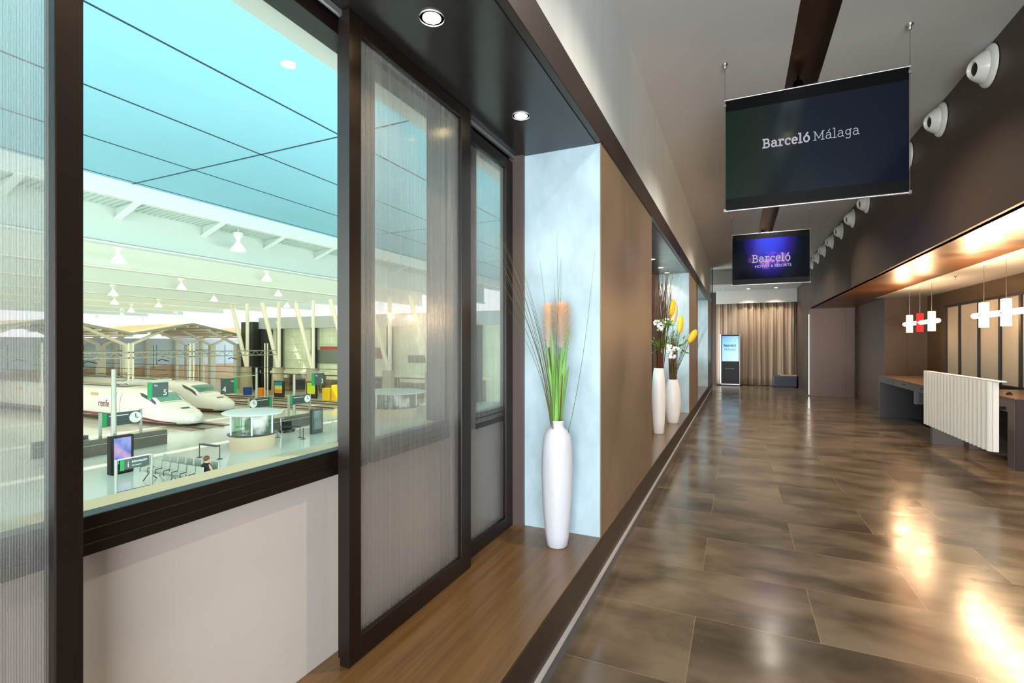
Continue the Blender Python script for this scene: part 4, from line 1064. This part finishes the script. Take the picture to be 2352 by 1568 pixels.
platform_sign(-38.9, 30.45, 3.9, 26.9, 27.11, 28.5, -1.38, -2.66, '4', 'hanging green-edged sign with number 4 above the second train', flip=True)
platform_sign(-32.9, 29.22, 3.6, 32.5, 31.08, 32.39, -1.02, -2.0, '3', 'hanging green-edged sign with number 3 near the right jamb of the clear window')
# ----- clock signs
def clock_sign(x, y0_, y1_, zt, zb, label, flip=False):
    t = thing('clock_sign', label, 'sign', (x, y0_, Z), 'slate signs with a clock')
    for y in (y0_-.06, y1_+.06): B().box(x-.06, x+.06, y-.06, y+.06, Z, zt+.08).ob('post', S_post, t)
    B().box(x-.05, x+.05, y0_, y1_, zb, zt).ob('board', S_sign, t)
    L = y1_-y0_; h = zt-zb
    g0, g1 = (y1_-.12*L, y1_) if flip else (y0_, y0_+.12*L)
    B().box(x-.06, x+.06, g0, g1, zb-.02, zt+.03).ob('green_edge', S_green, t)
    cy = y0_+.15*L if flip else y1_-.13*L
    B().lathe([(h*.44, 0), (h*.44, .03)], (x+.05, cy, (zt+zb)/2), 24, axis=(1, 0, 0)).ob('clock_face', S_signw, t)
    B().bar((x+.085, cy, (zt+zb)/2), (x+.085, cy, (zt+zb)/2+h*.3), .03).bar((x+.085, cy, (zt+zb)/2), (x+.085, cy+h*.2, (zt+zb)/2-.05), .03).ob('clock_hands', M_black, t)
    for j in range(3):
        B().box(x+.05, x+.055, y0_+L*(.3 if flip else .18), y0_+L*(.82 if flip else .68), zt-h*(.25+.25*j), zt-h*(.19+.25*j)).ob('line_display', S_signw if j == 0 else S_dark, t)
    return t
clock_sign(-32.8, 15.76, 17.72, -2.48, -3.22, 'slate sign with round clock standing beside the nearer train')
clock_sign(-37.0, 28.3, 30.42, -3.10, -3.88, 'slate sign with clock at its left end, above the round kiosk', True)
clock_sign(-32.4, 28.3, 30.3, -2.66, -3.34, 'slate sign with clock near the right jamb, below number 3')
# planter barriers behind the display
for i, (x, y0_, y1_, lab) in enumerate(((-31.4, 13.6, 18.4, 'long dark concrete ramp wall behind the display totem'), (-33.5, 13.0, 15.4, 'shorter dark ramp wall left of the display totem'), (-29.2, 23.4, 27.6, 'long dark ramp wall behind the round kiosk'))):
    t = thing('ramp_wall', lab, 'low wall', (x, y0_, Z), 'dark ramp walls')
    B().box(x-.15, x+.15, y0_, y1_, Z, Z+.85).ob('wall_body', mat('weathered_concrete', (.40, .38, .33), .7, var=.1), t)
    B().tube([(x+.25, y0_, Z+.62), (x+.25, y1_, Z+.62)], .03, 8).ob('handrail', M_chrome, t)
# display totems
t = thing('display_totem', 'large black totem with a blue and violet screen, at the lower left of the window', 'totem', (-26.1, 13.3, Z))
B().box(-26.3, -26.0, 12.85, 13.80, Z+.02, -2.74).ob('case', M_black, t, bevel=.02)
so = B((-25.99, 13.34, -3.4)).box(-26.0, -25.985, 12.98, 13.68, -4.05, -2.84).ob('display', screen_mat('advert')); so.parent = t; so.location = (-25.99+26.1, .04, -3.4-Z)
B().box(-26.35, -25.95, 12.9, 13.75, Z, Z+.02).ob('base_plate', M_black, t)
t = thing('display_totem', 'dark grey totem with a dull screen near the right jamb of the clear window', 'totem', (-25.8, 24.75, Z))
B().box(-25.95, -25.7, 24.30, 25.22, Z, -2.86).ob('case', S_dark, t, bevel=.02)
B().box(-25.7, -25.69, 24.42, 25.10, Z+.3, -2.98).ob('display', mat('dim_display', (.38, .44, .44), .2, var=.4, vscale=(1, 1.5, 1.5)), t)
# information sign
t = thing('information_sign', 'low slate sign with white i and the word Información between two posts', 'sign', (-22.3, 11.8, Z))
for y in (11.2, 12.5): B().tube([(-22.3, y, Z), (-22.3, y, -3.06)], .055, 12).ob('post', S_post, t, smooth=40)
B().box(-22.33, -22.27, 11.33, 12.40, -3.52, -3.12).ob('board', S_sign, t)
B().box(-22.34, -22.26, 11.33, 11.47, -3.54, -3.10).ob('green_edge', S_green, t)
B().box(-22.33, -22.27, 11.2, 12.5, -3.10, -3.06).ob('top_bar', M_chrome, t)
text_mesh('lettering', 'Información', .145, S_signw, at((-22.265, 11.74, -3.29), RS), t, extrude=.003, sx=.82)
text_mesh('small_lettering', 'Information', .075, S_signw, at((-22.265, 11.74, -3.42), RS), t, extrude=.003)
text_mesh('symbol', 'i', .34, S_signw, at((-22.265, 11.58, -3.44), RS), t, extrude=.003)
B().box(-22.4, -22.2, 11.3, 12.5, Z, Z+.12).ob('base_bar', S_dark, t)
# queue barriers
def barrier(p0, p1, label):
    t = thing('queue_barrier', label, 'barrier', (p0[0], p0[1], Z), 'thin queue barriers')
    for p in (p0, p1):
        B().tube([(p[0], p[1], Z), (p[0], p[1], Z+.75)], .025, 8).ob('post', S_dark, t)
        B().lathe([(.15, 0), (.13, .02)], (p[0], p[1], Z), 16).ob('base', S_dark, t)
    B().box(min(p0[0], p1[0]), max(p0[0], p1[0]), min(p0[1], p1[1])-.01, max(p0[1], p1[1])+.01, Z+.66, Z+.72).ob('belt', S_dark, t) if abs(p0[1]-p1[1]) < .3 else B().bar((p0[0], p0[1], Z+.69), (p1[0], p1[1], Z+.69), .02, .06).ob('belt', S_dark, t)
barrier((-25.95, 16.9), (-24.6, 17.08), 'queue barrier standing alone in the middle of the concourse floor')
barrier((-25.6, 23.2), (-26.9, 22.6), 'queue barrier right of the round kiosk')
tag(B().tube([(-25.0, 22.9, Z), (-25.0, 22.9, Z+.7)], .03, 8).lathe([(.16, 0), (.14, .02)], (-25.0, 22.9, Z), 16).ob('stanchion', S_dark), 'single dark stanchion between the kiosk and the dark totem', 'stanchion')
# leaning rails right of the dark totem
t = thing('perch_rail', 'grey perch rail by the right jamb of the clear window', 'rail', (-25.4, 26.5, Z))
B().tube([(-25.6, 25.6, Z+.75), (-25.2, 27.6, Z+.75)], .05, 8).ob('top_rail', S_post, t)
for y in (25.9, 27.3): B().tube([(-25.5, y, Z), (-25.5, y, Z+.75)], .04, 8).ob('leg', S_post, t)
# kiosk
def kiosk(cx, cy, R, label):
    t = thing('round_kiosk', label, 'kiosk', (cx, cy, Z), 'round glazed kiosks')
    B().lathe([(R*.94, 0), (R*.96, .06), (R, .78)], (cx, cy, Z), 48).ob('counter', S_kbase, t, smooth=40)
    B().lathe([(R*1.07, .78), (R*1.08, .80), (R*1.08, .84), (R*1.05, .85)], (cx, cy, Z), 48).ob('counter_top', mat('kiosk_granite', (.22, .24, .20), .25), t, smooth=40)
    B().lathe([(R*.93, .85), (R*.93, 1.92)], (cx, cy, Z), 48, capb=False, capt=False).ob('glass_wall', M_kglass, t, smooth=True)
    B().lathe([(R*1.1, 1.92), (R*1.30, 1.98), (R*1.33, 2.05), (R*1.2, 2.12)], (cx, cy, Z), 48, wob=lambda a, h: 1+.07*math.cos(2*a)).ob('canopy', S_white, t, smooth=40)
    for a in (20, 100, 160, 215, 255, 320):
        a = math.radians(a); B().tube([(cx+R*.97*math.cos(a), cy+R*.97*math.sin(a), Z+.8), (cx+R*.97*math.cos(a), cy+R*.97*math.sin(a), Z+1.95)], .05, 8).ob('mullion', S_white, t)
    B().box(cx-R*.4, cx+R*.1, cy-.2, cy+R*.5, Z+.85, Z+1.6).ob('inner_cabinet', S_post, t)
    B().box(cx+R*.55, cx+R*.62, cy-.6, cy-.1, Z+.86, Z+1.15).box(cx+R*.4, cx+R*.46, cy+.2, cy+.7, Z+.86, Z+1.15).ob('monitor', S_dark, t)
    B().box(cx-R*.1, cx-R*.0, cy-R*.80, cy-R*.35, Z+1.25, Z+1.33).ob('green_strip', S_green, t)
    return t
kiosk(-25.75, 19.9, 1.22, 'round glass kiosk with a beige counter and white oval canopy')
kiosk(-26.2, 33.6, 1.9, 'second round kiosk, seen through the middle ribbed panel')
# seats
def seat_row(x0, y, n, label):
    t = thing('waiting_bench', label, 'bench', (x0, y, Z), 'metal waiting benches')
    for k in range(n):
        x = x0+k*.56
        B().grid(lambda u, v: (x+.04+u*.48, y-.22+ (.46*v if v < .5 else .23+.06*(v-.5)*2+.0), Z+.42+(0 if v < .5 else (v-.5)*1.0)), 2, 8).ob('seat', S_seat, t, solid=.02)
    for k in range(n+1):
        x = x0+k*.56
        B().tube([(x, y+.12, Z+.62), (x, y-.22, Z+.60), (x, y-.22, Z+.40)], .02, 6).ob('armrest', S_dark, t)
    B().box(x0, x0+n*.56, y-.03, y+.05, Z+.33, Z+.39).ob('beam', S_dark, t)
    for k in (0, n//2, n-1):
        x = x0+k*.56+.28
        B().tube([(x, y-.25, Z+.02), (x, y, Z+.34), (x, y+.3, Z+.02)], .025, 6).ob('leg', S_dark, t)
    return t
seat_row(-23.9, 13.15, 7, 'row of grey metal seats below the blue screen totem, the nearer row')
seat_row(-24.2, 14.0, 7, 'row of grey metal seats below the blue screen totem, the farther row')
# luggage cart
t = thing('luggage_cart', 'small dark luggage cart right of the round kiosk', 'cart', (-27.9, 24.2, Z))
B().box(-28.3, -27.7, 23.8, 24.7, Z+.12, Z+.2).ob('deck', S_dark, t)
B().tube([(-28.0, 23.8, Z+.15), (-28.0, 23.75, Z+1.0), (-27.7, 23.75, Z+1.0)], .03, 6).ob('handle', M_chrome, t)
B().box(-28.2, -27.8, 23.9, 24.5, Z+.2, Z+.75).ob('load', M_black, t, bevel=.05)
for dx in (-.25, .2):
    for dy in (-.3, .4): B().lathe([(.09, -.03), (.09, .03)], (-28.0+dx, 24.2+dy, Z+.09), 12, axis=(1, 0, 0)).ob('wheel', M_black, t)
t = thing('luggage_cart', 'folded cart with round wheels at the left jamb of the clear window', 'cart', (-31.2, 13.1, Z))
B().box(-31.5, -30.9, 12.8, 13.5, Z+.25, Z+.8).ob('basket', S_dark, t, bevel=.04)
for dy in (-.3, .35): B().lathe([(.25, -.03), (.25, .03)], (-30.85, 13.15+dy, Z+.26), 16, axis=(1, 0, 0)).ob('wheel', M_black, t)

# seated person
t_loc = Vector((-20.46, 13.6, Z))
def person(loc):
    t = thing('person', 'seated traveller with brown hair and a dark top, just above the window sill', 'person', loc)
    L = Vector(loc)
    me = bpy.data.meshes.new('body'); bm = bmesh.new()
    J = {}
    def j(n_, p, r): J[n_] = (bm.verts.new(Vector(p)), r)
    # facing +Y, seated
    j('pel', (0, 0, .50), .145); j('waist', (0, .01, .66), .12); j('chest', (0, .02, .84), .135); j('nk', (0, .03, .97), .055); j('hd0', (0, .04, 1.05), .075); j('hd1', (0, .05, 1.14), .095); j('hd2', (0, .045, 1.20), .075)
    j('nose', (0, .145, 1.10), .018)
    E_ = [('pel', 'waist'), ('waist', 'chest'), ('chest', 'nk'), ('nk', 'hd0'), ('hd0', 'hd1'), ('hd1', 'hd2'), ('hd0', 'nose')]
    for s, sd in ((-1, 'l'), (1, 'r')):
        j('sh'+sd, (s*.18, .02, .89), .058); j('el'+sd, (s*.23, .10, .65), .042); j('wr'+sd, (s*.14, .30, .60), .028); j('pa'+sd, (s*.11, .36, .60), .030)
        j('hp'+sd, (s*.10, .05, .47), .095); j('kn'+sd, (s*.12, .46, .48), .065); j('an'+sd, (s*.12, .46, .09), .042); j('to'+sd, (s*.13, .62, .04), .035)
        E_ += [('chest', 'sh'+sd), ('sh'+sd, 'el'+sd), ('el'+sd, 'wr'+sd), ('wr'+sd, 'pa'+sd), ('pel', 'hp'+sd), ('hp'+sd, 'kn'+sd), ('kn'+sd, 'an'+sd), ('an'+sd, 'to'+sd)]
        for k in range(5):
            if k == 0: a = (s*.08, .36, .61); b_ = (s*.065, .39, .60)
            else: a = (s*(.085+.018*k), .40, .605); b_ = (s*(.085+.018*k), .435-.006*abs(k-2), .59)
            j('f%d%s' % (k, sd), a, .009); j('g%d%s' % (k, sd), b_, .0085)
            E_ += [('pa'+sd, 'f%d%s' % (k, sd)), ('f%d%s' % (k, sd), 'g%d%s' % (k, sd))]
    for a, b_ in E_: bm.edges.new((J[a][0], J[b_][0]))
    bm.verts.index_update(); order = [(v.index, r) for v, r in J.values()]
    bm.to_mesh(me); bm.free()
    o = bpy.data.objects.new('body', me); col.objects.link(o); o.parent = t
    o.modifiers.new('skin', 'SKIN')
    for i, r in order: me.skin_vertices[0].data[i].radius = (r, r)
    me.skin_vertices[0].data[0].use_root = True
    sb = o.modifiers.new('sub', 'SUBSURF'); sb.levels = 1; sb.render_levels = 2
    me.materials.append(mat('skin_tone', (.80, .62, .52), .6))
    for s in (-1, 1): B(-L).ball((s*.035, .135, 1.14), .012, 8, 6).ob('eye', M_black).parent = t
    hr = B(-L).ball((0, .02, 1.17), (.112, .125, .115), 18, 12); hr = hr.ob('hair', mat('brown_hair', (.42, .24, .16), .7, var=.2, vscale=(40, 40, 8)), smooth=True)
    # keep local coordinates
    for q in (hr,): q.parent = t
    tp = B(-L).lathe([(.175, .50), (.165, .66), (.18, .80), (.20, .88), (.14, .95), (.07, .99)], (0, .01, 0), 20, wob=lambda a, h: 1+.12*math.cos(2*a)); tp = tp.ob('top', mat('black_top', (.07, .08, .10), .8), smooth=True); tp.parent = t
    return t
pt_ = person(t_loc)
for ch in pt_.children:
    if ch.name.split('.')[0] in ('eye', 'hair', 'top'):
        ch.data.transform(Matrix.Translation(-t_loc)) if (ch.data.vertices[0].co-t_loc).length < 3 else None
tb = thing('waiting_bench', 'small bench carrying the seated traveller', 'bench', (-20.5, 13.6, Z), 'metal waiting benches')
B().box(-20.9, -20.05, 13.3, 13.85, Z+.30, Z+.38).ob('seat', S_seat, tb, bevel=.02)
for x in (-20.8, -20.15): B().box(x-.03, x+.03, 13.4, 13.75, Z, Z+.30).ob('leg', S_dark, tb)

# ------------------------------------------------------------------ light
w = bpy.data.worlds.new('sky'); sc.world = w; w.use_nodes = True
n = w.node_tree; bg = n.nodes['Background']
tc = n.nodes.new('ShaderNodeTexCoord'); sp = n.nodes.new('ShaderNodeSeparateXYZ'); n.links.new(tc.outputs['Generated'], sp.inputs[0])
r = n.nodes.new('ShaderNodeValToRGB'); e = r.color_ramp.elements
e[0].position = 0; e[0].color = (.97, .98, 1, 1); e[1].position = .6; e[1].color = (.66, .82, 1, 1)
n.links.new(sp.outputs[2], r.inputs[0]); n.links.new(r.outputs[0], bg.inputs[0]); bg.inputs[1].default_value = 1.25
sun = bpy.data.lights.new('sun', 'SUN'); sun.energy = 3.0; sun.angle = .01; sun.color = (1, .97, .88)
so = bpy.data.objects.new('sun', sun); col.objects.link(so)
so.rotation_euler = Vector((-.50, -.42, .76)).to_track_quat('Z', 'Y').to_euler()
# added area lamp for the concourse, standing in for daylight from its open end
area('hall_fill', (-20, -25, 3), (math.radians(90), 0, 0), 40, 12, 9000, (.93, 1, 1))
area('roof_fill', (-2.3, 12, -2.6), (0, math.radians(112), 0), 2, 70, 6500, (.95, 1, .97))  # added unseen lamp that brightens the roof beams and soffit
area('end_window_daylight', (-2.19, 18.6, 1.3), (0, math.radians(-90), 0), 2.2, 2.8, 90, (.93, .97, 1))
# added fill lamp for the corridor, in the assumed opening behind the viewpoint
area('rear_fill', (1.3, Y0+.02, 1.3), (math.radians(90), 0, 0), 3.6, 2.2, 420, (.93, .97, 1))

# ------------------------------------------------------------------ camera
cam = bpy.data.cameras.new('camera'); co = bpy.data.objects.new('camera', cam); col.objects.link(co)
cam.sensor_width = 36; cam.lens = 1134/2352*36; cam.shift_y = 6/2352
th = math.atan((1695-1176)/1134.)
co.location = (0, 0, 1.5); co.rotation_euler = (PI/2, 0, th)
cam.clip_start = .05; cam.clip_end = 500
sc.camera = co
sc.view_settings.view_transform = 'Standard'; sc.view_settings.look = 'None'; sc.view_settings.gamma = 1
sc.view_settings.exposure = 0.4
sc.view_settings.use_curve_mapping = False
